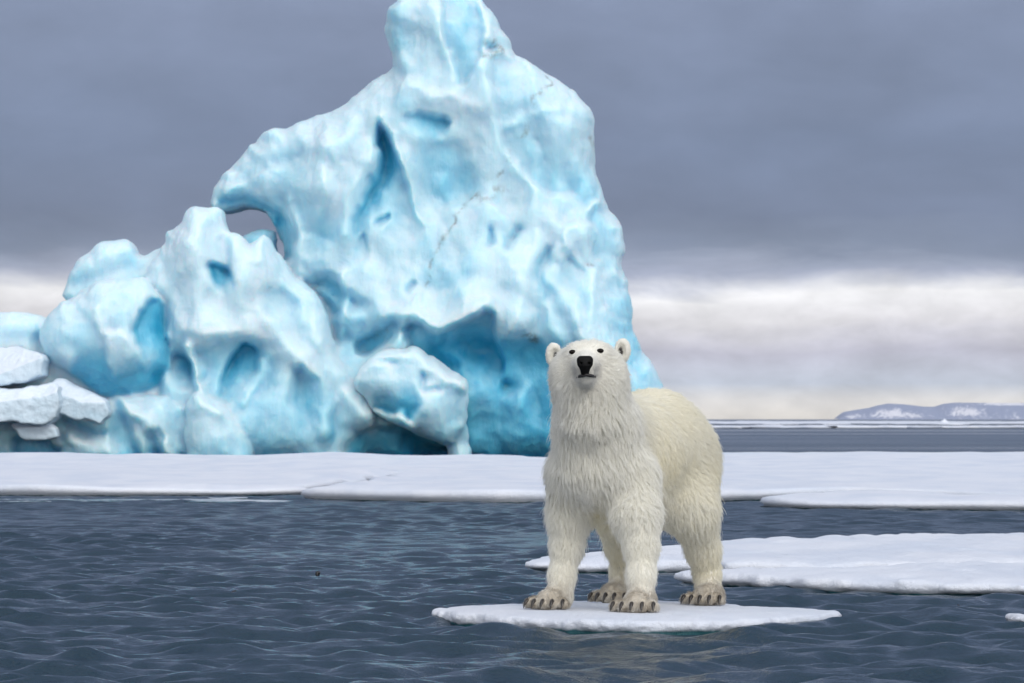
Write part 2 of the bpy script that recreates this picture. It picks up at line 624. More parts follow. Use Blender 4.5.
def floe_wide(name, outline, ztop, seed, label, group, spacing=1.2, wob=.5, face=.10, nsub=3, drift=.06):
    """a large floe: lofted edge profile and a triangulated, drifted top"""
    pts = chaikin(outline, 2)
    # densify
    L = np.linalg.norm(np.roll(pts, -1, 0) - pts, axis=1)
    P = []
    for i in range(len(pts)):
        m = max(1, int(L[i] / (spacing * .35)))
        for k in range(m):
            P.append(pts[i] + (pts[(i + 1) % len(pts)] - pts[i]) * k / m)
    P = np.array(P)
    P = P + wob * np.stack([fbm(np.c_[P * .5, 0 * P[:, 0] + seed], 4, seed), fbm(np.c_[P * .5, 0 * P[:, 0] + seed + 7], 4, seed + 1)], 1)
    nrm = np.roll(P, -1, 0) - np.roll(P, 1, 0)
    nrm = np.stack([nrm[:, 1], -nrm[:, 0]], 1); nrm /= np.linalg.norm(nrm, axis=1, keepdims=True) + 1e-9
    area = .5 * np.sum(P[:, 0] * np.roll(P[:, 1], -1) - np.roll(P[:, 0], -1) * P[:, 1])
    if area < 0: nrm = -nrm
    n = len(P)
    edge = ztop * (1 + .35 * fbm(np.c_[P * .35, 0 * P[:, 0] + 3 + seed], 3, seed + 2))
    rings = [(.45, None), (.14, edge * .93), (.03, edge * .78), (0.0, edge * .45), (.05, edge * .22), (.12, edge * 0 - .02), (.2, edge * 0 - .2)]
    V2 = [P - nrm * .45]
    gx = np.arange(P[:, 0].min(), P[:, 0].max(), spacing); gy = np.arange(P[:, 1].min(), P[:, 1].max(), spacing * 1.6)
    g = np.stack(np.meshgrid(gx, gy, indexing='ij'), -1).reshape(-1, 2)
    g += np.random.default_rng(seed).uniform(-.3, .3, g.shape) * spacing
    g = g[poly_sd(g[:, 0], g[:, 1], V2[0]) < -spacing * .4]
    allp = np.vstack([V2[0], g])
    vo, eo, fo, *_ = delaunay_2d_cdt([Vector((float(a), float(b))) for a, b in allp], [(i, (i + 1) % n) for i in range(n)], [], 1, 1e-5)
    vo = np.array([(v.x, v.y) for v in vo])
    def ztopf(q):
        return ztop * (1 + .25 * fbm(np.c_[q * .12, 0 * q[:, 0] + seed], 3, seed + 5)) + drift * fbm(np.c_[q[:, 0] * .35, q[:, 1] * .16, 0 * q[:, 0]], 4, seed + 6)
    V = [np.c_[vo, ztopf(vo)]]
    F = [tuple(f) for f in fo]
    # loft (the first n output vertices keep the input order)
    prev = list(range(n)); base = len(vo)
    for ins, z in rings[1:]:
        q = P - nrm * ins
        V.append(np.c_[q, z + .15 * ztop * 0])
        cur = list(range(base, base + n)); base += n
        for i in range(n):
            j = (i + 1) % n
            F.append((prev[i], cur[i], cur[j], prev[j]) if area > 0 else (prev[j], cur[j], cur[i], prev[i]))
        prev = cur
    o = mesh_obj(name, np.vstack(V), F, M_snow, origin=(P[:, 0].mean(), P[:, 1].mean(), 0))
    tag(o, label, 'ice floe', group, 'thing')
    return o


def G(u, v, z=0.0):
    """ground point (height z) seen at column u, row v"""
    Y = (HC - z) * FPX / (v - HOR)
    return ((u - 512.0) / FPX * Y, Y)


ZF = 0.10
GRP = 'ice floes lying on the sea'
floe_fine('ice_floe',
          [G(439, 619.0, .0), G(440, 610.5, .08), G(456, 606.0, .08), G(490, 603.5, ZF), G(530, 601, ZF), (0.5, 29.75), (1.0, 29.85), G(735, 602, ZF), G(775, 605, ZF), G(820, 608.5, .08),
           G(831, 611, .08), G(832, 618, .02), G(824, 625, .0), G(800, 627.5, .0), G(752, 631, .0), G(700, 633, .0), G(640, 633.5, .0), G(590, 632.5, .0), G(535, 630, .0), G(484, 627, .0), G(453, 623.5, .0)],
          ZF, (.016, .03, .012), 3, 'small flat white ice floe the polar bear is standing on', GRP, lip=.042, wob=.03, rough=.006)
floe_fine('ice_floe',
          [(0.16, 37.6), (0.35, 39.2), G(600, 554, .1), G(660, 547, .1), G(760, 539, .1), G(900, 536, .1), G(1030, 533, .1), (8.5, 46.5), (10, 44), (10.5, 39.5), (6, 37.9), G(800, 569, .05), G(740, 570, .05), G(690, 573, 0), G(640, 574, 0), G(580, 573.5, 0), G(545, 572, 0)],
          .125, (.045, .09, .018), 11, 'snowy ice floe with a thin left tip showing between the front legs of the bear', GRP, lip=.045, wob=.09, rough=.018, under=.07)
floe_fine('ice_floe',
          [G(660, 580, .02), G(690, 574.5, .08), G(740, 571.3, .08), G(800, 570.5, .08), (6, 37.65), (9.5, 39), (10, 35), (7.5, 32.6), G(1030, 596, 0), G(940, 595.5, 0), G(860, 594, 0), G(800, 591, 0), G(740, 587, 0), G(690, 584.5, 0)],
          .125, (.045, .08, .018), 19, 'thick snowy ice floe right of the hind leg, overlapping the thin tipped floe', GRP, lip=.045, wob=.09, rough=.018, under=.07)
floe_fine('ice_lump',
          [G(1010, 624, 0), G(1014, 619, .03), G(1024, 616, .06), G(1040, 617, .05), G(1045, 624, 0), G(1030, 628, 0)],
          .075, (.012, .02, .010), 29, 'small white lump of ice cut off by the right edge of the photo', None, lip=.03, wob=.02, rough=.02)['category'] = 'ice lump'

# the wide sheet in front of the iceberg: pieces of it
floe_wide('ice_floe', [G(-190, 494), G(0, 496), G(150, 496.5), G(290, 496), G(330, 490), G(400, 478), G(545, 476.5), G(690, 474), (3.6, 120), (-1, 138.5), (-10, 139), (-22, 139), (-34, 138), (-36, 110), (-24, 84)],
          .18, 41, 'long flat snow covered ice floe below the iceberg at the left side', GRP, spacing=1.3, wob=.35, face=.1)
floe_wide('ice_floe', [G(296, 499), G(345, 492.5), G(405, 479.5), G(480, 477.5), G(560, 476.5), G(600, 480), G(640, 488), G(640, 500), G(560, 503), G(460, 503), G(410, 502.5), G(340, 501)],
          .18, 47, 'ice floe with a dark crack behind it, left of the chest of the bear', GRP, spacing=.8, wob=.25, face=.1)
floe_wide('ice_floe', [G(640, 503), G(720, 502.5), G(775, 500.5), G(850, 500), G(950, 502), G(1040, 504), G(1180, 505), (22, 85), (30, 120), (30, 149), (12, 150), (6, 151), (3.8, 140), (3.5, 110)],
          .19, 53, 'wide flat ice floe behind the rump of the bear, reaching the right edge', GRP, spacing=1.3, wob=.35, face=.1)
floe_wide('ice_floe', [G(752, 507), G(800, 503.5), G(870, 502.2), G(960, 504), G(1040, 505.6), G(1150, 507), G(1150, 514), G(1040, 512), G(950, 511), G(870, 510), G(800, 509)],
          .17, 59, 'narrow ice strip with a dark undercut front edge, at the right', GRP, spacing=.8, wob=.12, face=.1)
floe_wide('slush_strip', [G(-60, 500.5), G(80, 499), G(220, 500), G(228, 498), G(240, 498), G(250, 500), G(300, 501), G(318, 502.5), G(240, 503), G(120, 501.5), G(-60, 503)],
          .016, 61, 'thin low strip of slush along the left floe edge', None, spacing=.6, wob=.15, face=.03, drift=.012)['category'] = 'slush'
# far pack ice near the horizon
for k, (u0, u1, y0, y1, h, sd, lab) in enumerate([
        (470, 1240, 612, 700, .28, 71, 'far thin white ice strip behind the bear, nearest of the two below the island'),
        (640, 1300, 980, 1700, .36, 73, 'very far ice strip with jagged bits just below the island')]):
    xa, xb = (u0 - 512) / FPX * y0, (u1 - 512) / FPX * y0
    nS = 26
    xs = np.linspace(xa, xb, nS); r_ = np.random.default_rng(sd)
    lo = [(x, y0 + r_.uniform(-1, 1) * (y1 - y0) * .13) for x in xs]
    hi_ = [(x, y1 + r_.uniform(-1, 1) * (y1 - y0) * .2) for x in xs[::-1]]
    floe_wide('ice_floe', lo + hi_, h, sd, lab, GRP, spacing=14 if k == 0 else 26, wob=2.5, face=.3, drift=.05 if k == 0 else .22)


# ------------------------------------------------------------------ island
def build_island():
    Yi = 12000.0
    px = Yi / FPX
    us = np.linspace(842, 1305, 260); qs = np.linspace(0, 1, 60)
    prof_u = [837, 841, 845, 855, 870, 880, 890, 905, 925, 935, 945, 955, 975, 1000, 1024, 1060, 1120, 1180, 1240, 1300]
    prof_v = [418, 413.5, 411.0, 409.2, 407, 404.2, 402.3, 403.2, 405.6, 405.8, 402.6, 401.6, 401.8, 402, 402, 400, 402, 405, 411, 419.5]
    uu, qq = np.meshgrid(us, qs, indexing='ij')
    prof_u = [u + 5 for u in prof_u]
    H = np.interp(us, prof_u, prof_v)
    hgt = np.maximum((HOR - H), -.5)[:, None] * px
    rise = sstep(qq, 0.0, .62) ** .8
    fall = 1 - .3 * sstep(qq, .7, 1.0)
    gul = fbm(np.stack([uu * .07, qq * 1.5, 0 * uu], -1), 4, 3)
    Z = hgt * np.clip(rise * (1 + .22 * gul * (1 - rise)), 0, 1.0) * fall
    Z += -1.0
    X = (uu - 512) * px; Y = Yi + qq * 260 - 60 * np.sin(uu * .02)
    V = np.stack([X, Y, Z], -1).reshape(-1, 3)
    idx = np.arange(len(V)).reshape(uu.shape)
    Q = np.stack([idx[:-1, :-1], idx[1:, :-1], idx[1:, 1:], idx[:-1, 1:]], -1).reshape(-1, 4)
    rel = Z / np.maximum(hgt, 1)
    def bl(u, q, ru, rq):
        return np.exp(-((uu - u) / ru) ** 2 - ((rel - q) / rq) ** 2)
    snow = .16 + .55 * bl(890, .38, 17, .3) + .55 * bl(967, .42, 18, .32) + .4 * bl(858, .3, 11, .25) + .35 * bl(915, .25, 14, .2) + .8 * bl(1010, .92, 22, .09) + .3 * bl(1015, .15, 20, .15)
    o = mesh_obj('island', V, Q, M_island)
    add_attr(o, 'snow', snow.reshape(-1))
    tag(o, kind='structure')


build_island()

# ------------------------------------------------------------------ iceberg
Y0 = 152.0
PX = Y0 / FPX            # metres per frame pixel at the iceberg


def to_world(u, q, v):
    return np.stack([(u - 512) * PX, Y0 + q * PX, HC + (HOR - v) * PX], -1)


def tri_noise(p, seed):
    """piecewise flat facets: random heights on a sheared triangle lattice, joined by planes"""
    p = p + .45 * np.stack([vnoise(np.c_[p * .6, 0 * p[:, 0] + 3.1], seed + 1), vnoise(np.c_[p * .6, 0 * p[:, 0] + 8.7], seed + 2)], 1)
    i = np.floor(p).astype(np.int64); f = p - i
    z = np.zeros(len(p), dtype=np.int64)
    def h(a, b): return _hash(i[:, 0] + a, i[:, 1] + b, z, seed) * 2 - 1
    m = f[:, 0] > f[:, 1]
    mid = np.where(m, h(1, 0), h(0, 1))
    hi, lo = np.maximum(f[:, 0], f[:, 1]), np.minimum(f[:, 0], f[:, 1])
    return h(0, 0) * (1 - hi) + mid * (hi - lo) + h(1, 1) * lo


def facets(u, v, seed):
    uf, vf = np.ravel(u), np.ravel(v)
    c, s = math.cos(.35), math.sin(.35)
    x, y = uf * c + vf * s, vf * c - uf * s
    r = .70 * tri_noise(np.c_[x / 54, y / 78], seed) + .36 * tri_noise(np.c_[y / 26 + 9, x / 22], seed + 7)
    fw_ = np.stack([uf / 46 + .35 * vnoise(np.stack([uf / 50, vf / 50, 0 * uf + 2], -1), seed), vf / 64, 0 * uf + seed * 7.7], -1)
    r = r + .40 * (worley(fw_, seed + 60)[0] - .5)
    r = r + .07 * tri_noise(np.c_[x / 12.0 + 4, y / 15.0 + 2], seed + 13)
    return r.reshape(np.shape(u))


class Piece:
    """an inflated outline (frame pixels as units, q = depth in the same units), carved and built up by relief strokes"""
    def __init__(self, poly, qc, T, w, relief=(), seed=1, tone0=.2, nlow=5.0, tonefn=None, facet=6.0, chk=1, topwhite=.0, blend=9.0):
        self.blend = blend
        self.k = (Y0 + (qc - .15 * T) * PX) / Y0          # a nearer block is a little smaller than its size on the main face's scale
        self.poly = chaikin(poly, chk)
        self.__dict__.update(qc=qc, T=T, w=w, relief=relief, seed=seed, tone0=tone0, nlow=nlow, tonefn=tonefn, facet=facet, topwhite=topwhite)

    def loc(self, u, v):
        return 512 + (u - 512) / self.k, HOR + (v - HOR) / self.k

    def box(self):
        p = self.poly; k = self.k
        return (512 + (p[:, 0].min() - 14 - 512) * k, 512 + (p[:, 0].max() + 14 - 512) * k, HOR + (p[:, 1].min() - 14 - HOR) * k, HOR + (p[:, 1].max() + 14 - HOR) * k)

    def uv(self, gu, gv):
        en = fbm(np.stack([gu / 16, gv / 16, 0 * gu + self.seed], -1), 3, self.seed)
        d2 = poly_sd(gu, gv, self.poly) + 1.2 * en + 2.2 * tri_noise(np.c_[gu.ravel() / 13, gv.ravel() / 11], self.seed + 21).reshape(gu.shape)
        R, tone = relief_at(gu, gv, self.relief)
        fc = facets(gu, gv, self.seed)
        R = R + self.facet * fc + self.nlow * fbm(np.stack([gu / 70, gv / 70, 0 * gu + self.seed * 3], -1), 3, self.seed + 5)
        return d2, R, tone, fc

    def field(self, d2, R, q):
        w = self.w
        a = np.maximum(d2 + w, 0)
        bq = np.abs(q - self.qc + R) - (self.T - w)
        b = np.maximum(bq, 0)
        return np.sqrt(a * a + b * b) - w + np.minimum(np.maximum(d2 + w, bq), 0)


def build_ice(name, parent, pieces, step, blend, mat, seed=1, scallop=2.0, scal=22.0, rough=1.0, dirt=()):
    bx = np.array([p.box() for p in pieces])
    u0, u1, v0, v1 = bx[:, 0].min(), bx[:, 1].max(), bx[:, 2].min(), bx[:, 3].max()
    us = np.arange(u0, u1, step); vs_ = np.arange(v0, v1, step)
    data = []; q0, q1 = 1e9, -1e9
    for p, b in zip(pieces, bx):
        iu = slice(*np.searchsorted(us, [b[0], b[1]])); iv = slice(*np.searchsorted(vs_, [b[2], b[3]]))
        gu, gv = np.meshgrid(us[iu], vs_[iv], indexing='ij')
        lu, lv = p.loc(gu, gv)
        d2, R, _, _ = p.uv(lu, lv)
        data.append((iu, iv, d2, R))
        q0 = min(q0, p.qc - p.T - R.max() - 6); q1 = max(q1, p.qc + p.T - R.min() + 6)
    q1 = min(q1, 110)
    qs = np.arange(q0, q1, step)
    F = np.full((len(us), len(qs), len(vs_)), 40.0, dtype=np.float32)
    for p, (iu, iv, d2, R) in zip(pieces, data):
        f = p.field(d2[:, None, :], R[:, None, :], qs[None, :, None]).astype(np.float32)
        F[iu, :, iv] = smin(F[iu, :, iv], f, min(blend, p.blend))
    F[:, -1, :] = np.maximum(F[:, -1, :], .5)
    V, Q = surface_nets(F, (u0, q0, v0), (step, step, step))
    del F
    # shallow melt dishes with soft cusps, and fine roughness
    n = vert_normals(V, Q)
    pw = V + 6 * np.stack([vnoise(V / 30, seed + 40 + i) for i in range(3)], 1)
    f1, _ = worley(pw / scal, seed)
    g1, _ = worley(pw / (scal * .42), seed + 3)
    amp = .55 + .5 * vnoise(V / 60, seed + 8)
    disp = (.75 * scallop * (f1 - .45) + scallop * .30 * (g1 - .45)) * amp + rough * (.5 * fbm(V / 14, 3, seed + 11) - .8 * np.abs(fbm(V / np.array([9.0, 9.0, 30.0]), 3, seed + 15)))
    V = V + n * disp[:, None]
    n = vert_normals(V, Q)
    W_ = np.zeros(len(V)); tn = np.zeros(len(V)); wh = np.zeros(len(V))
    front = sstep(-n[:, 1], -.3, .25)
    for p, b in zip(pieces, bx):
        m = np.where((V[:, 0] > b[0]) & (V[:, 0] < b[1]) & (V[:, 2] > b[2]) & (V[:, 2] < b[3]))[0]
        lu, lv = p.loc(V[m, 0], V[m, 2])
        d2, R, tone, fc = p.uv(lu, lv)
        f = p.field(d2, R, V[m, 1])
        w = np.exp(-np.maximum(f + 3, 0) / 2.5) + 1e-9
        t_ = p.tone0 + tone * front[m] - .05 * fc  # shade put into the colour: carved hollows bluer, ridges whiter
        if p.tonefn is not None:
            t_ = t_ + p.tonefn(np.stack([lu, V[m, 1], lv], 1))
        W_[m] += w; tn[m] += w * t_; wh[m] += w * p.topwhite
    tn /= W_ + 1e-12; wh /= W_ + 1e-12
    tn = tn - wh * sstep(-n[:, 2], .15, .75)              # old snow stays on what faces up
    P = to_world(V[:, 0], V[:, 1], V[:, 2])
    o = mesh_obj(name, P, Q[:, ::-1], mat, parent)
    add_attr(o, 'tone', np.clip(tn, 0, 1))
    dm = np.zeros(len(V))
    du = V[:, 0] + 7 * fbm(V / 26, 3, 71) + 2.5 * fbm(V / 7, 2, 73); dv = V[:, 2] + 5 * fbm(V / 26, 3, 72)
    for pts, wd, am in dirt:
        dm = np.maximum(dm, am * np.exp(-(seg_dist(du, dv, pts) / wd) ** 2))
    add_attr(o, 'dirt', dm * front)
    return o


def relief_at(u, v, relief):
    R = np.zeros(u.shape); tone = np.zeros(u.shape)
    wu = u + 5 * fbm(np.stack([u / 34, v / 34, 0 * u], -1), 3, 91)
    wv = v + 5 * fbm(np.stack([u / 34, v / 34, 0 * u + 9], -1), 3, 92)
    for k in relief:
        if k[0] == 'line':          # ('line', pts, width, amp, tone)
            m = np.exp(-(seg_dist(wu, wv, k[1]) / k[2]) ** 2)
            R += k[3] * m; tone += k[4] * m
        elif k[0] == 'blob':        # ('blob', (u,v), (ru,rv), deg, amp, tone)
            c, s = math.cos(math.radians(k[3])), math.sin(math.radians(k[3]))
            x, y = wu - k[1][0], wv - k[1][1]
            m = np.exp(-((x * c + y * s) / k[2][0]) ** 2 - ((-x * s + y * c) / k[2][1]) ** 2)
            R += k[4] * m; tone += k[5] * m
        elif k[0] == 'poly':        # ('poly', pts, soft, amp, tone[, (gu, gv)])  gradient of depth inside
            d = poly_sd(wu, wv, chaikin(k[1], 1))
            m = sstep(-d, -k[2], k[2])
            a = k[3]
            if len(k) > 5:          # fades out towards (fu, fv)
                pr = np.array(k[1], dtype=float) @ np.array(k[5], dtype=float)
                x = (wu * k[5][0] + wv * k[5][1] - pr.min()) / (pr.max() - pr.min())
                m = m * (1 - sstep(x, .15, 1.0))
            R += a * m; tone += k[4] * m
        elif k[0] == 'crease':      # ('crease', pts, slope, tone): everything above the line leans back
            vl = np.interp(u, [q[0] for q in k[1]], [q[1] for q in k[1]])
            R -= k[2] * np.maximum(vl - v, 0); tone += k[3] * sstep(vl - v, -2, 2)
    return R, tone


berg = empty('iceberg', (-4.0, Y0, 0.0))
MASS = []
BLD = []
tag(berg, 'tall jagged blue and white iceberg with a peak and a small arch behind the bear', 'iceberg')

MAIN = [(296, 474), (304, 420), (306, 350), (296, 300), (288, 272), (284, 248), (278, 230), (270, 216), (258, 209), (240, 207), (228, 209), (218, 211), (210, 208), (211, 190),
        (219, 178), (232, 166), (245, 148), (262, 135), (285, 127), (312, 120), (336, 112), (355, 96), (372, 82), (389, 71), (393, 66), (391, 50), (385, 24), (388, 12), (397, 4), (405, -3),
        (425, -6), (452, -5), (470, -4), (484, 7), (497, 20), (506, 36), (512, 56), (530, 65), (548, 74), (565, 84), (578, 96), (589, 114), (595, 134), (596, 155),
        (594, 172), (600, 186), (606, 202), (619, 221), (626, 240), (621, 264), (628, 284), (632, 306), (628, 326), (640, 350), (655, 375), (672, 400), (692, 432), (704, 474)]
main_relief = [
    # slope of the whole face: the base stands further forward than the peak, the wing lies back
    ('poly', [(280, 500), (330, 330), (420, 250), (560, 260), (640, 330), (720, 480)], 60, 26, .0),
    ('blob', (470, 300), (90, 60), 0, 20, -.04),
    ('blob', (250, 165), (60, 45), -25, -26, .0),
    # peak: left pillar, its edge and the bluish right face
    ('line', [(398, 10), (402, 60), (404, 110)], 12, 8, .10),
    ('blob', (407, 42), (10, 14), 0, -5, .14),
    ('poly', [(442, -10), (476, -10), (484, 15), (487, 60), (474, 78), (462, 92), (452, 70), (446, 30)], 4, -12, .24),
    ('line', [(436, -6), (439, 26), (449, 60), (455, 96)], 8, 5, -.08),
    ('line', [(484, 10), (492, 44), (512, 66)], 5, 4, -.06),
    ('blob', (496, 52), (5, 5), 30, -14, .35),
    ('line', [(408, 92), (430, 100), (460, 104), (480, 112)], 10, 6, -.16),
    # upper right facets
    ('poly', [(492, 66), (510, 62), (560, 84), (592, 130), (594, 175), (556, 205), (528, 178), (502, 140)], 5, -12, .16, (.9, -.5)),
    ('poly', [(556, 165), (590, 150), (602, 200), (575, 210)], 5, -7, .20, (0, -1)),
    ('line', [(488, 76), (494, 110), (504, 142), (530, 178), (552, 228), (562, 252)], 9, 5, -.06),
    ('line', [(508, 126), (535, 122), (556, 118)], 5, 4, -.06),
    # the fold left of the centre with its deep blue crescent
    ('poly', [(381, 122), (392, 140), (410, 186), (418, 215), (398, 232), (372, 240), (356, 236), (358, 210), (366, 192), (378, 176), (384, 150)], 4, -22, .52, (.45, 1)),
    ('line', [(382, 140), (389, 168), (372, 190), (361, 214), (358, 234)], 9, -6, .34),
    ('line', [(330, 150), (332, 200), (340, 245)], 14, 10, -.10),
    ('line', [(380, 124), (368, 160), (352, 196), (346, 236)], 8, 9, -.08),
    ('line', [(384, 122), (398, 150), (413, 192), (424, 226)], 3, 7, -.06),
    ('poly', [(402, 126), (425, 119), (454, 122), (448, 136), (438, 146), (424, 148), (410, 142)], 4, -14, .48, (-.3, 1)),
    ('poly', [(416, 150), (446, 142), (474, 165), (480, 196), (452, 214), (426, 200)], 10, -9, .26),
    ('blob', (398, 222), (14, 26), 10, -8, .14),
    ('poly', [(374, 226), (386, 212), (389, 222), (378, 244)], 3, -9, .30, (0, 1)),
    ('poly', [(356, 246), (370, 236), (366, 262), (352, 272)], 3, -8, .24, (0, 1)),
    # wing underside and the left wall
    ('line', [(222, 206), (245, 204), (265, 208), (280, 222)], 6, -9, .34),
    ('blob', (300, 212), (30, 16), 12, -10, .20),
    ('poly', [(276, 212), (290, 214), (294, 236), (292, 262), (282, 262), (284, 240)], 4, -14, .30),
    ('line', [(296, 205), (300, 240), (302, 268)], 6, 8, -.15),
    ('blob', (325, 236), (20, 14), 0, -9, .30),
    ('poly', [(225, 190), (270, 162), (330, 150), (340, 180), (300, 195), (260, 200)], 12, -11, .16, (0, 1)),
    # right flank: facets, slits
    ('poly', [(556, 232), (585, 220), (606, 244), (604, 278), (588, 280), (566, 256)], 4, 10, -.10, (.7, .8)),
    ('poly', [(586, 206), (618, 222), (626, 242), (618, 272), (598, 276), (590, 250)], 5, -9, .22, (1, 0)),
    ('poly', [(600, 285), (630, 290), (634, 320), (650, 380), (625, 370), (605, 330)], 8, -8, .24),
    ('line', [(549, 256), (541, 280), (546, 302)], 5.5, -8, .28),
    ('line', [(489, 232), (491, 246)], 4, -9, .36),
    ('line', [(516, 230), (508, 252)], 5, -8, .28),
    ('line', [(408, 294), (412, 284)], 4, -7, .26),
    ('blob', (538, 320), (8, 16), -30, -8, .2),
    ('line', [(530, 215), (532, 260), (524, 300), (520, 330)], 12, 9, -.12),
    ('line', [(560, 250), (556, 290), (580, 340)], 7, 8, -.14),
    ('line', [(600, 270), (585, 300), (590, 350)], 6, 7, -.08),
    ('poly', [(560, 255), (596, 285), (600, 330), (570, 350), (545, 310)], 4, -7, .14, (1, .4)),
    ('poly', [(440, 215), (492, 205), (515, 225), (500, 262), (470, 250)], 4, 7, -.06, (-.5, 1)),
    ('poly', [(300, 150), (328, 140), (336, 190), (318, 230), (300, 215)], 4, 6, -.05, (-1, .2)),
    ('poly', [(424, 236), (480, 214), (486, 270), (450, 300), (420, 290)], 8, -7, .18, (0, -1)),
    # ledge line and the blue hollow under it
    ('line', [(345, 318), (385, 320), (415, 318), (440, 330), (462, 322), (488, 308)], 8, 18, -.16),
    ('poly', [(400, 330), (425, 326), (440, 336), (462, 328), (491, 310), (500, 334), (506, 366), (490, 404), (430, 404), (404, 350)], 4, -26, .30, (.2, 1)),
    ('poly', [(420, 350), (500, 340), (560, 346), (625, 385), (650, 520), (420, 520), (408, 400)], 26, -30, .36),
    ('line', [(440, 348), (480, 352), (540, 352), (585, 364)], 14, -7, .28),
    ('blob', (478, 394), (26, 14), 20, 16, -.14),
    ('line', [(455, 380), (470, 410), (475, 450)], 9, 9, -.10),
    ('line', [(520, 385), (512, 420), (515, 460)], 10, 8, -.10),
    ('blob', (508, 385), (7, 9), 30, -12, .3),
    # left hollow between the main face and the knob ridge
    ('poly', [(304, 284), (325, 272), (345, 290), (365, 310), (400, 318), (390, 345), (372, 372), (350, 390), (330, 350), (318, 315)], 8, -24, .40, (.2, 1)),
    ('poly', [(358, 344), (372, 330), (398, 322), (400, 340), (380, 350), (362, 356)], 5, -18, .22),
    ('line', [(345, 275), (348, 300), (345, 330)], 5, 12, -.1),
    ('line', [(313, 285), (340, 310), (360, 330)], 4, 7, -.12),
    # cave at the water line
    ('poly', [(352, 440), (372, 424), (405, 432), (440, 442), (470, 450), (470, 475), (352, 475)], 6, -16, .38),
]
main_dirt = [([(488, 50), (496, 56), (485, 64)], 4, 1.0), ([(548, 78), (546, 95), (535, 108)], 2.2, .9), ([(522, 135), (518, 145)], 3.0, 1.0), ([(512, 160), (500, 178), (492, 196)], 1.8, .7),
             ([(492, 196), (478, 205), (465, 220), (452, 240), (440, 262), (428, 288)], 1.9, .8), ([(494, 192), (482, 202)], 6, .8), ([(590, 142), (596, 152)], 3, .9), ([(584, 268), (589, 272)], 2.5, .9),
             ([(526, 342), (536, 341)], 4, 1.0), ([(360, 345), (392, 332)], 6, .35), ([(504, 378), (506, 390)], 3, .5)]


def base_wet(V):
    return .20 * sstep(V[:, 2], 300, 440) + .22 * sstep(V[:, 2], 446, 460)


MASS.append(Piece(MAIN, 0, 92, 62, main_relief, seed=5, tone0=.24, nlow=9, facet=16, topwhite=.16, tonefn=base_wet))

KNOB = [(150, 474), (136, 440), (140, 400), (150, 370), (160, 340), (158, 312), (150, 292), (148, 272), (160, 252), (166, 246), (166, 232), (176, 230), (186, 214), (196, 208), (208, 205), (217, 207),
        (223, 215), (226, 230), (231, 236), (243, 238), (251, 246), (256, 242), (262, 233), (270, 236), (276, 250), (284, 262), (291, 276), (304, 280), (314, 290), (322, 302), (330, 322), (334, 344), (346, 372),
        (362, 392), (378, 408), (376, 428), (366, 446), (362, 474)]
knob_relief = [
    ('line', [(202, 212), (200, 250), (205, 300), (215, 340)], 18, 16, -.10),
    ('line', [(240, 240), (248, 280), (246, 320)], 14, 12, -.08),
    ('poly', [(210, 266), (217, 263), (228, 272), (239, 286), (241, 304), (232, 302), (224, 290), (214, 280)], 3, -16, .80, (.6, 1)),
    ('line', [(228, 242), (226, 262), (228, 275)], 5, -10, .14),
    ('line', [(168, 318), (190, 328), (215, 338), (250, 336), (268, 320)], 12, 7, -.12),
    ('poly', [(180, 338), (210, 345), (268, 340), (280, 376), (262, 420), (232, 424), (210, 400), (186, 384)], 9, -14, .34, (0, 1)),
    ('poly', [(236, 350), (250, 346), (260, 352), (256, 376), (246, 396), (230, 408), (221, 400), (228, 376)], 3, -20, .50, (.8, .6)),
    ('line', [(268, 352), (258, 384), (246, 404)], 6, 8, -.12),
    ('line', [(194, 346), (203, 372), (212, 398)], 5, 22, -.28),
    ('poly', [(174, 352), (194, 356), (200, 386), (188, 400), (174, 384)], 4, -16, .40, (0, 1)),
    ('poly', [(265, 286), (292, 296), (306, 340), (295, 354), (272, 325)], 6, -10, .22, (0, 1)),
    ('line', [(262, 236), (268, 290), (280, 330), (310, 380), (330, 430)], 10, 10, -.12),
    ('line', [(306, 284), (318, 330), (340, 380)], 8, 6, -.05),
    ('poly', [(290, 378), (306, 372), (334, 412), (326, 440), (300, 416)], 6, -14, .34, (0, 1)),
    ('poly', [(334, 410), (356, 404), (372, 430), (360, 470), (330, 470)], 8, -14, .34),
    ('blob', (270, 430), (40, 36), 0, 12, .06),
    ('line', [(150, 290), (166, 320), (170, 360), (160, 400)], 7, -10, .15),
    ('blob', (190, 250), (16, 20), 0, 4, -.1),
]
MASS.append(Piece(KNOB, -70, 58, 40, knob_relief, seed=8, tone0=.20, nlow=5, facet=9, topwhite=.12,
           tonefn=lambda V: .26 * sstep(V[:, 2], 350, 440) + .2 * sstep(V[:, 2], 446, 460)))

ARCHBIT = [(236, 300), (238, 250), (243, 236), (250, 231), (262, 228), (272, 230), (278, 242), (282, 300)]
MASS.append(Piece(ARCHBIT, -5, 30, 22, [('blob', (262, 238), (12, 12), 0, 6, .1)], seed=12, tone0=.32, ))

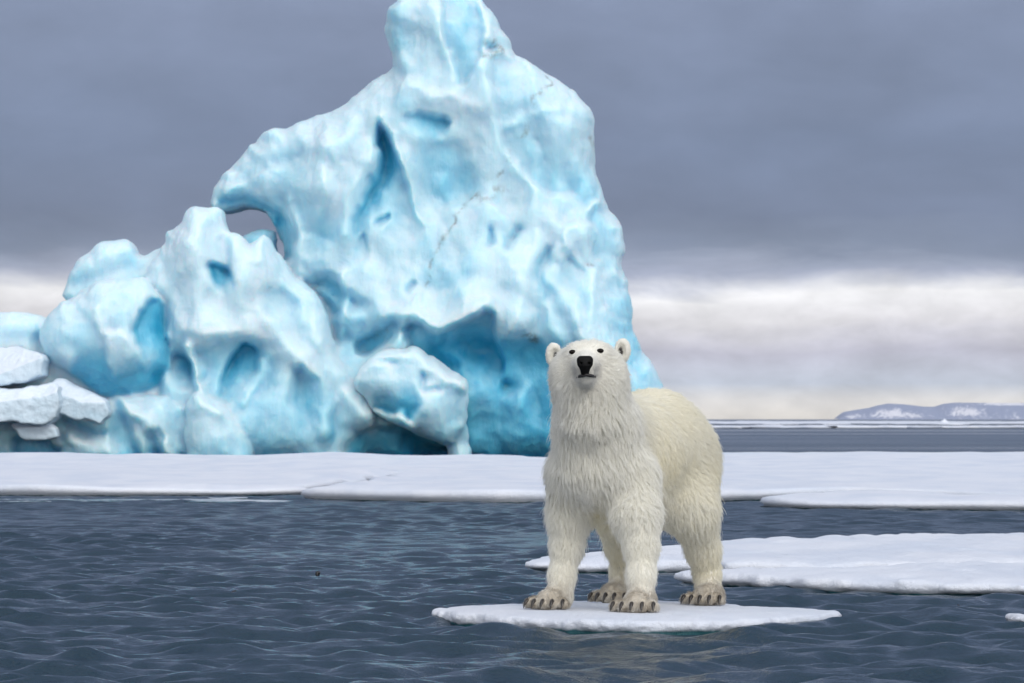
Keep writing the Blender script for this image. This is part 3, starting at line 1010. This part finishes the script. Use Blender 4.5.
LOBE = [(42, 350), (41, 334), (45, 318), (58, 306), (76, 297), (90, 284), (108, 277), (132, 276), (150, 282), (163, 297), (171, 322), (175, 350), (168, 376), (150, 390), (124, 398), (98, 394), (72, 378), (54, 364)]
lobe_relief = [
    ('poly', [(136, 312), (146, 298), (160, 304), (172, 340), (170, 376), (156, 388), (148, 350), (140, 332)], 3, -18, .62, (0, 1)),
    ('line', [(164, 318), (170, 350), (160, 382)], 7, -6, .30),
    ('poly', [(62, 400), (66, 362), (96, 350), (112, 346), (116, 326), (130, 326), (152, 372), (172, 368), (172, 410)], 9, -8, .62, (0, -1)),
    ('poly', [(113, 334), (132, 326), (150, 345), (152, 372), (130, 378), (112, 376)], 4, 8, -.30, (1, .3)),
    ('blob', (88, 342), (26, 22), 0, 3, .16),
    ('line', [(96, 312), (106, 326), (112, 336)], 5, 6, -.22),
    ('line', [(60, 350), (72, 358)], 6, 5, -.2),
]
MASS.append(Piece(LOBE, -112, 50, 46, lobe_relief, blend=4.0, seed=17, tone0=.24, nlow=3, facet=6, topwhite=.14, chk=2))

LUMP = [(62, 300), (68, 284), (74, 268), (86, 254), (100, 243), (116, 238), (130, 239), (137, 247), (139, 254), (150, 252), (160, 250), (172, 244), (186, 250), (186, 330), (100, 330)]
MASS.append(Piece(LUMP, -35, 40, 28, [('line', [(78, 272), (105, 252), (135, 250)], 8, 6, -.08), ('blob', (85, 275), (16, 12), -40, -6, .2), ('blob', (130, 268), (20, 8), 0, -6, .14)],
           seed=21, tone0=.20, topwhite=.1))

BACKSHELF = [(-150, 474), (-150, 330), (-90, 318), (-40, 322), (0, 313), (22, 311), (46, 318), (60, 330), (80, 360), (120, 372), (190, 372), (200, 474)]
MASS.append(Piece(BACKSHELF, -76, 40, 26, blend=3.0, relief= [('line', [(10, 322), (40, 330)], 8, 5, -.1), ('blob', (45, 340), (6, 14), 0, -12, .3)], seed=25, tone0=.22, topwhite=.2))

SKIRT = [(-150, 474), (-150, 400), (-60, 396), (0, 398), (50, 402), (110, 400), (150, 392), (176, 396), (192, 410), (196, 474)]
skirt_relief = [
    ('poly', [(108, 396), (124, 404), (142, 440), (150, 474), (128, 474), (116, 430)], 5, -14, .34),
    ('line', [(120, 402), (150, 420), (175, 456)], 7, 12, -.16),
    ('poly', [(150, 432), (166, 428), (168, 456), (154, 460)], 4, -12, .34),
    ('poly', [(62, 418), (92, 424), (118, 436), (110, 446), (70, 432)], 5, -10, .28),
    ('poly', [(20, 436), (60, 446), (62, 474), (14, 474)], 5, -16, .30),
    ('line', [(70, 440), (100, 452), (130, 458)], 8, 8, -.12),
    ('blob', (5, 440), (12, 10), 0, 6, .0),
    ('blob', (180, 410), (8, 30), 0, -8, .2),
]
MASS.append(Piece(SKIRT, -104, 42, 26, skirt_relief, blend=4.0, facet=9, seed=29, tone0=.28, topwhite=.2, tonefn=lambda V: .2 * sstep(V[:, 2], 440, 458)))

CONE = [(184, 476), (186, 440), (185, 412), (190, 396), (198, 390), (208, 391), (222, 404), (240, 418), (252, 436), (258, 476)]
MASS.append(Piece(CONE, -132, 36, 32, blend=2.5, relief=[('line', [(196, 394), (206, 402), (222, 414)], 7, 7, -.2), ('blob', (232, 440), (14, 20), 0, -3, .06)], seed=33, tone0=.26, 
           topwhite=.25, chk=2, tonefn=lambda V: .18 * sstep(V[:, 2], 430, 458)))

BOULDER = [(353, 384), (356, 370), (366, 358), (384, 350), (408, 346), (422, 350), (436, 358), (448, 368), (458, 374), (470, 382), (468, 402), (466, 424), (462, 432), (448, 446), (432, 440), (414, 434), (396, 428), (380, 416), (364, 398)]
boulder_relief = [
    ('poly', [(374, 400), (384, 382), (404, 376), (420, 392), (424, 410), (412, 424), (404, 412), (394, 418), (380, 410)], 5, -9, .66, (-.3, -1)),
    ('line', [(378, 408), (396, 414), (412, 422)], 3, -6, .2),
    ('line', [(356, 376), (380, 360), (410, 354), (440, 366), (466, 384)], 9, 8, -.24),
    ('line', [(424, 374), (428, 392), (440, 390)], 4, -6, .14),
    ('line', [(384, 416), (400, 420), (412, 430)], 6, 8, -.22),
    ('line', [(358, 372), (378, 362), (392, 366)], 4, -5, .16),
    ('poly', [(440, 380), (466, 386), (464, 424), (446, 420)], 6, -6, .12),
]
BLD.append(Piece(BOULDER, -108, 44, 38, boulder_relief, seed=37, tone0=.28, topwhite=.26, tonefn=lambda V: .16 * sstep(V[:, 2], 400, 440)))
FOOT = [(452, 474), (446, 448), (450, 430), (462, 420), (468, 428), (468, 450), (480, 474)]
BLD.append(Piece(FOOT, -96, 26, 20, [], seed=39, tone0=.34, topwhite=.15))
RIDGEFOOT = [(300, 474), (310, 420), (335, 385), (352, 384), (372, 402), (380, 416), (372, 430), (350, 436), (348, 474)]
MASS.append(Piece(RIDGEFOOT, -96, 28, 22, blend=4.0, relief=[('line', [(340, 388), (374, 416)], 7, 6, -.15), ('blob', (335, 420), (16, 20), 20, -5, .14)], seed=43, tone0=.30, topwhite=.2, chk=2))

build_ice('ice_mass', berg, MASS, 2.3, 9.0, M_ice, seed=5, scallop=2.0, scal=24, dirt=main_dirt)
build_ice('front_boulder', berg, BLD, 1.9, 6.0, M_ice, seed=37, scallop=1.6, scal=20)

# loose snow covered slabs piled at the left foot of the iceberg
SGRP = 'snow covered ice slabs piled at the foot of the iceberg'
slabs = [
    ([(-90, 352), (-20, 346), (10, 347), (36, 351), (46, 354), (50, 360), (45, 374), (24, 382), (0, 387), (-90, 396)], -138, 40, [(-90, 384), (0, 376), (24, 366), (50, 356)], 'uppermost flat slab of snowy ice at the left edge, beside the round blue lobe'),
    ([(-100, 398), (-20, 391), (20, 387), (52, 383), (61, 388), (63, 402), (60, 418), (50, 425), (0, 422), (-100, 430)], -158, 44, [(-100, 412), (0, 402), (50, 396), (64, 390)], 'broad snow topped slab at the left edge, under the uppermost slab'),
    ([(46, 381), (64, 379), (86, 388), (108, 400), (110, 412), (102, 422), (82, 419), (60, 412), (50, 400)], -146, 30, [(46, 392), (70, 396), (84, 402), (110, 402)], 'squarish snowy slab with a grey end face below the round blue lobe'),
    ([(10, 424), (24, 419), (42, 419), (58, 427), (58, 436), (40, 441), (20, 437)], -166, 18, [(10, 428), (58, 428)], 'small crumbly white lump of snow under the broad slab at the left'),
]
for k, (poly, qc, T, cr, lab) in enumerate(slabs):
    pc = Piece(poly, qc, T, 2.6, [('crease', cr, 1.6, -.22), ('blob', (95, 412), (14, 10), 0, 0, .16 if k == 2 else 0)], seed=50 + k, tone0=.30, nlow=2, facet=3, topwhite=.3, chk=0)
    o = build_ice('ice_block', None, [pc], 1.3, 2.0, M_block, seed=50 + k, scallop=1.9 if k < 3 else 3, scal=8)
    tag(o, lab, 'ice block', SGRP, 'thing')


# ------------------------------------------------------------------ small drifting bits
def bit(name, c, r, seed, mat, label, cat, sharp=0.0):
    bm = bmesh.new()
    bmesh.ops.create_icosphere(bm, subdivisions=3, radius=1.0)
    P = np.array([v.co[:] for v in bm.verts])
    F = [tuple(v.index for v in f.verts) for f in bm.faces]
    bm.free()
    P = P * (1 + .35 * fbm(P * 1.4 + seed, 3, seed))[:, None]
    P[:, 0:2] *= (1 - sharp * np.clip(P[:, 2:3], 0, 1))
    o = mesh_obj(name, P * np.array(r) + np.array(c), F, mat, origin=c)
    tag(o, label, cat, kind='thing')


M_weed = plain('dark_drift', (.008, .008, .009), .4)
x, y = G(318, 575.5); bit('drift_debris', (x, y, .02), (.018, .03, .018), 3, M_weed, 'tiny dark speck drifting on the water left of the bear, farther one', 'debris')
x, y = G(234, 596); bit('drift_debris', (x, y, .02), (.022, .04, .025), 5, M_weed, 'tiny dark speck drifting on the open water at the left, nearer one', 'debris')
x, y = G(958, 611.5); bit('drift_debris', (x, y, .02), (.022, .04, .025), 8, M_weed, 'tiny dark speck drifting between the right floe and the right edge lump', 'debris')
x, y = G(944, 424.6); bit('ice_chunk', (x, y, .3), (1.5, 2.0, .85), 11, M_snow, 'tiny pointed white ice chunk on the far ice strip before the island', 'ice chunk', .75)

# ------------------------------------------------------------------ polar bear
def build_bear():
    root = empty('polar_bear', (0.75, 28.4, ZF))
    tag(root, 'white polar bear standing on a small floe with its head raised to the viewer', 'polar bear')
    st = .0125
    x0, x1, y0, y1, z0, z1 = .0, 1.46, 27.2, 29.65, .05, 1.86
    xs = np.arange(x0, x1, st); ys = np.arange(y0, y1, st); zs = np.arange(z0, z1, st)
    GX, GY, GZ = [a.astype(np.float32) for a in np.meshgrid(xs, ys, zs, indexing='ij', sparse=True)]

    def ball(P, c, r, sc=(1, 1, 1)):
        x, y, z = P
        d = np.sqrt(((x - c[0]) / sc[0]) ** 2 + ((y - c[1]) / sc[1]) ** 2 + ((z - c[2]) / sc[2]) ** 2)
        return (d - r) * min(sc)

    def cone(P, a, b, ra, rb):
        x, y, z = P
        e = b - a; L = float(e @ e)
        t_ = np.clip(((x - a[0]) * e[0] + (y - a[1]) * e[1] + (z - a[2]) * e[2]) / L, 0, 1)
        d = np.sqrt((x - a[0] - t_ * e[0]) ** 2 + (y - a[1] - t_ * e[1]) ** 2 + (z - a[2] - t_ * e[2]) ** 2)
        return d - (ra + (rb - ra) * t_)

    def chain(P, pts, k):
        f = None
        for (a, ra), (b, rb) in zip(pts[:-1], pts[1:]):
            c = cone(P, a, b, ra, rb)
            f = c if f is None else smin(f, c, k)
        return f

    zt = ZF
    # --- paws: centre on the floe, forward direction, half width
    paws = {
        'front_right': (np.array([W(552, 0, 28.08)[0], 28.08]), np.array([-.42, -.91]), 1.0),
        'front_left': (np.array([W(638, 0, 27.66)[0], 27.66]), np.array([-.30, -.95]), 1.05),
        'hind_right': (np.array([W(614, 0, 29.12)[0], 29.12]), np.array([-.40, -.92]), .95),
        'hind_left': (np.array([W(707, 0, 28.72)[0], 28.72]), np.array([-.36, -.93]), .98),
    }
    toes = []

    def paw(P, key):
        c, fw, s = paws[key]
        fw = fw / np.linalg.norm(fw); lt = np.array([-fw[1], fw[0]])
        C = np.array([c[0], c[1], zt + .05])
        f = cone(P, C + np.array([*(-fw * .07), .01]), C + np.array([*(fw * .05), -.005]), .088 * s, .080 * s)
        for i in range(5):
            q = (i - 2) / 2.0
            base = C + np.array([*(fw * .06 + lt * q * .085 * s), -.004])
            tip = C + np.array([*(fw * (.125 - .035 * q * q) + lt * q * .120 * s), -.014])
            f = smin(f, cone(P, base, tip, .036, .033 * s), .010)
            toes.append((key, tip.copy(), fw * 1.0 + lt * q * .22, s))
        return np.maximum(f, zt - .012 - P[2] + 0 * f)

    def parts(P):
        d = {}
        torso = chain(P, [(W(602, 468, 28.20), .270), (W(632, 452, 28.5), .325), (W(653, 445, 28.78), .335), (W(666, 452, 29.02), .312)], .1)
        torso = smin(torso, cone(P, W(603, 486, 28.24), W(662, 484, 28.85), .205, .25), .12)
        torso = smin(torso, ball(P, W(612, 430, 28.2), .235), .12)
        d['torso'] = torso
        d['neck'] = chain(P, [(W(598, 462, 28.02), .262), (W(596, 428, 27.98), .240), (W(590, 388, 27.86), .204), (W(588, 374, 27.88), .19)], .08)
        d['neck'] = smin(d['neck'], cone(P, W(588, 391, 27.74), W(590, 415, 27.80), .125, .17), .08)
        head = ball(P, W(588, 367.0, 27.86), .178, (1.06, 1.05, .77))
        for s_, uu in ((-1, 570), (1, 606)):
            head = smin(head, ball(P, W(uu, 376, 27.84), .115), .08)
        head = smin(head, cone(P, W(577, 353, 27.74), W(599, 352.5, 27.74), .065, .065), .06)
        d['head'] = head
        muz = cone(P, W(586.5, 365, 27.74), W(585, 365.5, 27.46), .105, .066)
        muz = smin(muz, cone(P, W(587, 381, 27.76), W(585.7, 376.5, 27.475), .088, .050), .04)
        d['muzzle'] = muz
        ear = None
        for (u, v, tw) in ((553.6, 354.6, -1), (622.8, 350.2, 1)):
            c = W(u, v, 27.93)
            e = ball(P, c, 1.0, (.051, .036, .078))
            e = np.maximum(e, -ball(P, c + np.array([-.012 * tw, -.034, -.004]), 1.0, (.033, .032, .053)))
            ear = e if ear is None else np.minimum(ear, e)
        d['ear'] = ear
        upper = chain(P, [(W(575, 476, 28.15), .170), (W(570, 515, 28.2), .126), (W(567, 545, 28.2), .092)], .06)
        upper = smin(upper, chain(P, [(W(630, 480, 28.02), .180), (W(636, 515, 27.9), .140), (W(641, 545, 27.84), .096)], .06), .03)
        front = upper
        upper = chain(P, [(W(640, 478, 29.1), .24), (W(624, 510, 28.95), .17), (W(624, 545, 29.18), .110)], .08)
        upper = smin(upper, chain(P, [(W(674, 468, 28.9), .255), (W(693, 510, 28.68), .142), (W(703, 550, 28.84), .094)], .08), .05)
        d['hind'] = upper; d['front'] = front
        d['upper'] = np.minimum(upper, front)
        lower = chain(P, [(W(567, 545, 28.2), .092), (W(562, 575, 28.18), .074), (W(560, 596, 28.13), .074)], .05)
        lower = np.minimum(lower, chain(P, [(W(641, 545, 27.84), .096), (W(641, 575, 27.78), .078), (W(641, 598, 27.72), .078)], .05))
        lower = np.minimum(lower, chain(P, [(W(624, 545, 29.18), .094), (W(623, 570, 29.26), .074), (W(620, 592, 29.20), .074)], .05))
        lower = np.minimum(lower, chain(P, [(W(703, 550, 28.84), .094), (W(707, 572, 28.90), .078), (W(708, 594, 28.82), .080)], .05))
        d['lower'] = lower
        toes.clear()
        pw = None
        for key in paws:
            f = paw(P, key)
            pw = f if pw is None else np.minimum(pw, f)
        d['paw'] = pw
        return d

    P = (GX, GY, GZ)
    d = parts(P)
    F = smin(d['torso'], d['neck'], .10)
    F = smin(F, d['hind'], .20)
    F = smin(F, d['front'], .11)
    F = smin(F, d['lower'], .05)
    F = smin(F, d['head'], .07)
    F = smin(F, d['muzzle'], .05)
    F = smin(F, d['ear'], .012)
    F = smin(F, d['paw'], .035)
    V, Q = surface_nets(F.astype(np.float32), (x0, y0, z0), (st, st, st))
    body = mesh_obj('body', V, Q, M_skin, root)
    nrm = vert_normals(V, Q)
    order = ['torso', 'neck', 'head', 'muzzle', 'ear', 'upper', 'lower', 'paw']

    def weights(pts):
        dd = parts((pts[:, 0], pts[:, 1], pts[:, 2]))
        a = np.stack([np.asarray(dd[k]) for k in order], 1)
        a = a - a.min(1, keepdims=True)
        wgt = np.exp(-a / .022)
        return wgt / wgt.sum(1, keepdims=True)

    nose_c = W(585, 362.5, 27.40)

    def darkness(pts, n):
        dk = np.zeros(len(pts))
        for (u, v, tw) in ((553.6, 354.6, -1), (622.8, 350.2, 1)):
            c = W(u, v, 27.93) + np.array([-.014 * tw, -.01, -.012])
            r = np.sqrt(((pts[:, 0] - c[0]) / .020) ** 2 + ((pts[:, 1] - c[1]) / .05) ** 2 + ((pts[:, 2] - c[2]) / .040) ** 2)
            dk = np.maximum(dk, 1 - sstep(r, .55, 1.15))
        return dk

    wv = weights(V)
    dirtyv = np.clip(wv[:, 7] * .75 + wv[:, 6] * .12 * sstep(-V[:, 2], -.35, -.15), 0, 1)
    add_attr(body, 'dark', darkness(V, nrm)); add_attr(body, 'dirty', dirtyv)

    # --- fur as hair curves
    tri = np.concatenate([Q[:, [0, 1, 2]], Q[:, [0, 2, 3]]])
    A, B, C = V[tri[:, 0]], V[tri[:, 1]], V[tri[:, 2]]
    area = .5 * np.linalg.norm(np.cross(B - A, C - A), axis=1)
    r = np.random.default_rng(5)

    def sample(n, bias):
        pr = area * bias; pr = pr / pr.sum()
        ti = r.choice(len(tri), n, p=pr)
        a, b = r.random(n), r.random(n)
        m = a + b > 1; a[m] = 1 - a[m]; b[m] = 1 - b[m]
        w0 = 1 - a - b
        pts = A[ti] * w0[:, None] + B[ti] * a[:, None] + C[ti] * b[:, None]
        n0 = nrm[tri[ti, 0]] * w0[:, None] + nrm[tri[ti, 1]] * a[:, None] + nrm[tri[ti, 2]] * b[:, None]
        return pts, n0 / (np.linalg.norm(n0, axis=1, keepdims=True) + 1e-9)

    tc = (A + B + C) / 3
    wt = weights(tc)
    bias = wt @ np.array([1.0, 1.2, 2.2, 3.0, 3.0, 1.2, 1.8, 1.8])
    bias *= np.where(tc[:, 2] < ZF + .012, 0, 1)
    NH = 320000
    pts, nn = sample(NH, bias)
    wg = weights(pts)
    LEN = np.array([.056, .074, .030, .018, .012, .064, .036, .028])
    LIFT = np.array([.34, .42, .38, .35, .6, .40, .38, .45])
    CLUMP = np.array([.52, .84, .35, .1, .1, .88, .76, .6])
    ln = wg @ LEN; lift = wg @ LIFT; clump = wg @ CLUMP

    def flow(p, w_):
        n_ = len(p)
        down = np.tile([0, 0, -1.0], (n_, 1))
        tor = np.tile([.30, .62, -.72], (n_, 1))
        rad = p - nose_c
        rad = rad / (np.linalg.norm(rad, axis=1, keepdims=True) + 1e-9)
        headd = rad + np.array([0, .25, -.22])
        neck = np.tile([.05, .25, -1.0], (n_, 1))
        earf = np.tile([0, .2, .8], (n_, 1))
        up = np.tile([.05, .30, -1.0], (n_, 1))
        pwf = np.tile([-.25, -.7, -.7], (n_, 1))
        fl = (w_[:, 0:1] * tor + w_[:, 1:2] * neck + w_[:, 2:3] * headd + w_[:, 3:4] * rad + w_[:, 4:5] * earf + w_[:, 5:6] * up + w_[:, 6:7] * down + w_[:, 7:8] * pwf)
        # swirl a little from place to place
        sw = np.stack([fbm(p * 5.0 + 11 * i, 2, 30 + i) for i in range(3)], 1)
        return fl + .38 * sw

    def strand_dir(p, n, w_, jit):
        f = flow(p, w_) + jit
        f = f - n * (f * n).sum(1, keepdims=True)
        f /= np.linalg.norm(f, axis=1, keepdims=True) + 1e-6
        return f

    # clump guides
    NC = 32000
    ci = r.choice(NH, NC, replace=False)
    kd = kdtree.KDTree(NC)
    for i, k in enumerate(ci):
        kd.insert(Vector(pts[k]), i)
    kd.balance()
    own = np.array([kd.find(Vector(p))[1] for p in pts])
    cdirj = r.normal(0, .22, (NC, 3)); clen = r.uniform(.7, 1.3, NC); clift = r.uniform(.75, 1.3, NC)
    K = 7
    ts = np.linspace(0, 1, K)

    def curve(p, n, w_, l, lf, jit):
        f = strand_dir(p, n, w_, jit)
        a = lf[:, None]
        d0 = n * np.minimum(a * 1.5, 1) + f * (1 - a * .6)
        d0 /= np.linalg.norm(d0, axis=1, keepdims=True)
        d1 = f + n * (.04 + .1 * a) + np.array([0, 0, -.22])
        d1 /= np.linalg.norm(d1, axis=1, keepdims=True)
        o = np.zeros((len(p), K, 3)); o[:, 0] = p - n * .004
        for k in range(1, K):
            t_ = (ts[k] + ts[k - 1]) / 2
            dd = d0 * (1 - t_) + d1 * t_
            o[:, k] = o[:, k - 1] + dd * (l / (K - 1))[:, None]
        return o

    gcur = curve(pts[ci], nn[ci], wg[ci], ln[ci] * clen, lift[ci] * clift, cdirj)
    hj = r.normal(0, .12, (NH, 3))
    hl = ln * clen[own] * r.uniform(.75, 1.15, NH)
    guard = r.random(NH) < .07                                   # stray guard hairs stand clear of the coat
    hl = np.where(guard & (ln > .025), hl * 1.45, hl)
    hc = curve(pts, nn, wg, hl, np.where(guard, 1.35, 1.0) * lift * clift[own], cdirj[own] * .8 + hj * np.where(guard, 2.0, 1.0)[:, None])
    g = gcur[own]
    off = (pts - pts[ci][own])[:, None, :]
    cc = (clump * np.where(guard, .35, 1.0))[:, None, None] * r.uniform(.8, 1.0, NH)[:, None, None]
    tt = ts[None, :, None]
    target = g + off * (1 - cc * tt ** .8)
    out_ = hc * (1 - cc * tt ** .6) + target * (cc * tt ** .6)
    # drop hair inside the ear hollow and round the eyes, nose and mouth
    dk = darkness(pts, nn)
    keep = np.ones(NH, dtype=bool)
    keep &= dk < .5
    eyes = [(572.5, 352.0), (600.3, 350.8)]
    for (u, v) in eyes:
        e = W(u, v, 27.66)
        keep &= ~((np.hypot(pts[:, 0] - e[0], pts[:, 2] - e[2]) < .024) & (pts[:, 1] < 27.8))
    keep &= ~((np.hypot(pts[:, 0] - nose_c[0], pts[:, 2] - nose_c[2]) < .045) & (pts[:, 1] < 27.5))
    out_ = out_[keep]; nh = keep.sum()
    out_[..., 2] = np.maximum(out_[..., 2], ZF + .004)
    hcv = bpy.data.hair_curves.new('fur')
    hcv.add_curves([K] * int(nh))
    hcv.attributes['position'].data.foreach_set('vector', (out_ - np.array(root.location)).astype(np.float32).ravel())
    rad_root = .00095
    prof = rad_root * (1 - .78 * ts ** 1.4)
    short = np.clip(ln[keep] / .05, .55, 1.0)
    hcv.points.foreach_set('radius', (prof[None, :] * short[:, None]).astype(np.float32).ravel())
    p_ = pts[keep]; w_ = wg[keep]
    yn = fbm(p_ * 3.0, 3, 77) * .5 + .5
    hind = sstep(p_[:, 1], 28.3, 28.8)
    yellow = np.clip(w_[:, 0] * (.28 + .35 * yn) + (w_[:, 5] + w_[:, 6]) * (.12 + .65 * hind) * (.6 + .5 * yn) + .08 * yn + w_[:, 1] * .06, 0, 1)
    crot = np.exp(-((p_[:, 0] - W(598, 0, 28)[0]) / .05) ** 2 - ((p_[:, 2] - .70) / .12) ** 2)
    yellow = np.clip(yellow + .5 * crot, 0, 1)
    dirty = np.clip(w_[:, 7] * 1.0 + w_[:, 6] * .30 * sstep(-p_[:, 2], -.36, -.16), 0, 1) * (.7 + .5 * fbm(p_ * 18, 2, 5))
    muzz = np.clip(w_[:, 3] * .12, 0, 1)
    pad = np.zeros(len(p_))                                     # greyish whisker pads beside the nose
    for uu in (577.5, 594.0):
        pc_ = W(uu, 370.5, 27.5)
        pad = np.maximum(pad, np.exp(-((p_[:, 0] - pc_[0]) / .034) ** 2 - ((p_[:, 2] - pc_[2]) / .042) ** 2) * (p_[:, 1] < 27.62))
    for nm, val in (('yellow', yellow), ('dirty', np.clip(dirty + muzz, 0, 1)), ('dark', .34 * pad)):
        a = hcv.attributes.new(nm, 'FLOAT', 'CURVE')
        a.data.foreach_set('value', val.astype(np.float32))
    hcv.materials.append(M_fur)
    fur = bpy.data.objects.new('fur', hcv)
    COL.objects.link(fur); fur.parent = root

    # --- face parts, set on the surface
    bvh = BVHTree.FromPolygons([tuple(v) for v in V.tolist()], Q.tolist())

    def surf(u, v, y=27.0):
        a = Vector(W(u, v, y))
        h = bvh.ray_cast(a, Vector((a.x, a.y, a.z - HC)).normalized() if False else Vector((0, 1, 0)))
        return np.array(h[0])

    for (u, v) in eyes:
        p0 = surf((u - 512) / 27.0 * 27.66 + 512, (v - HOR) / 27.0 * 27.66 + HOR)
        bm = bmesh.new()
        bmesh.ops.create_uvsphere(bm, u_segments=20, v_segments=14, radius=.0165, matrix=Matrix.Translation(Vector(p0 - root.location) + Vector((0, -.004, 0))) @ Matrix.Diagonal((1.35, .8, .92, 1)))
        me = bpy.data.meshes.new('eye'); bm.to_mesh(me); bm.free()
        for pl in me.polygons: pl.use_smooth = True
        me.materials.append(M_eye)
        e = bpy.data.objects.new('eye', me); COL.objects.link(e); e.parent = root
    # nose pad with nostrils
    s2 = .004
    c = nose_c
    gx, gy, gz = np.meshgrid(np.arange(-.09, .09, s2), np.arange(-.07, .12, s2), np.arange(-.10, .08, s2), indexing='ij')
    PP = (gx, gy, gz)
    bxq = [np.maximum(np.abs(a_) - h_, 0) for a_, h_ in ((gx, .022 + .10 * np.clip(gz + .01, -.02, .02)), (gy - .03, .028), (gz - .005, .010))]
    nf = np.sqrt(bxq[0] ** 2 + bxq[1] ** 2 + bxq[2] ** 2) - .027
    nf = smin(nf, cone(PP, np.array([0, .0, -.018]), np.array([0, .010, -.062]), .038, .027), .018)
    for sx in (-1, 1):
        nf = np.maximum(nf, -ball(PP, np.array([sx * .026, -.032, -.006]), 1.0, (.011, .022, .009)))
    nv, nq = surface_nets(nf.astype(np.float32), (c[0] - .09, c[1] - .07, c[2] - .10), (s2,) * 3)
    mesh_obj('nose', nv, nq, M_nose, root)
    # mouth line
    mp = [(576.0, 377.2), (578.5, 376.6), (582, 375.8), (585.8, 374.6), (589.8, 375.7), (593.4, 376.2), (596.3, 376.6)]
    rings = []
    for (u, v) in mp:
        k = 27.5 / 27.0
        rings.append(surf((u - 512) * k + 512, (v - HOR) * k + HOR))
    rings = np.array(rings); Vm = []; Fm = []
    m = 8
    for i, p0 in enumerate(rings):
        rr = .0135 * (1 - .5 * abs(i - 3) / 3)
        for k in range(m):
            th = 2 * math.pi * k / m
            Vm.append(p0 + np.array([0, math.cos(th) * rr * 1.6 - .010, math.sin(th) * rr]))
    for i in range(len(rings) - 1):
        for k in range(m):
            Fm.append((i * m + k, i * m + (k + 1) % m, (i + 1) * m + (k + 1) % m, (i + 1) * m + k))
    Fm.append(tuple(range(m))[::-1]); Fm.append(tuple(range((len(rings) - 1) * m, len(rings) * m)))
    mesh_obj('mouth', np.array(Vm), Fm, M_lip, root)
    # claws: curved tapering horn on every toe
    uniq = {}
    for key, tip, fw, s in toes:
        uniq.setdefault((key, round(float(tip[0]), 4)), (tip, fw, s))
    for (key, _), (tip, fw, s) in uniq.items():
        f3 = np.array([fw[0], fw[1], 0.0]); f3 /= np.linalg.norm(f3)
        up = np.array([0, 0, 1.0]); sd = np.cross(f3, up)
        Vc = []; Fc = []; nS, m = 6, 8
        for i in range(nS):
            t_ = i / (nS - 1)
            cpt = tip + f3 * (.020 + .052 * t_ * (1 - .22 * t_)) + up * (.018 - .004 * t_ - .044 * t_ * t_)
            rr = .0140 * (1 - t_) ** .6 + .001
            for k in range(m):
                th = 2 * math.pi * k / m
                Vc.append(cpt + sd * math.cos(th) * rr + up * math.sin(th) * rr * 1.15)
        for i in range(nS - 1):
            for k in range(m):
                Fc.append((i * m + k, i * m + (k + 1) % m, (i + 1) * m + (k + 1) % m, (i + 1) * m + k))
        Fc.append(tuple(range(m))[::-1]); Fc.append(tuple(range((nS - 1) * m, nS * m)))
        Vc = np.array(Vc); Vc[:, 2] = np.maximum(Vc[:, 2], ZF + .002)
        mesh_obj('claw', Vc, Fc, M_claw, root)


build_bear()

# ------------------------------------------------------------------ air
def build_haze():
    bm = bmesh.new()
    bmesh.ops.create_cube(bm, size=1.0)
    me = bpy.data.meshes.new('haze'); bm.to_mesh(me); bm.free()
    o = bpy.data.objects.new('haze', me)
    o.scale = (31000, 19000, 72.0)
    o.location = (0, 6000, 34.0)
    m = bpy.data.materials.new('haze_air'); m.use_nodes = True
    t = m.node_tree; t.nodes.clear()
    out_n = t.nodes.new('ShaderNodeOutputMaterial'); v = t.nodes.new('ShaderNodeVolumePrincipled')
    v.inputs['Color'].default_value = (.86, .90, 1.0, 1)
    v.inputs['Density'].default_value = 3.2e-5
    t.links.new(v.outputs[0], out_n.inputs['Volume'])
    me.materials.append(m)
    COL.objects.link(o)
    tag(o, kind='stuff')


build_haze()
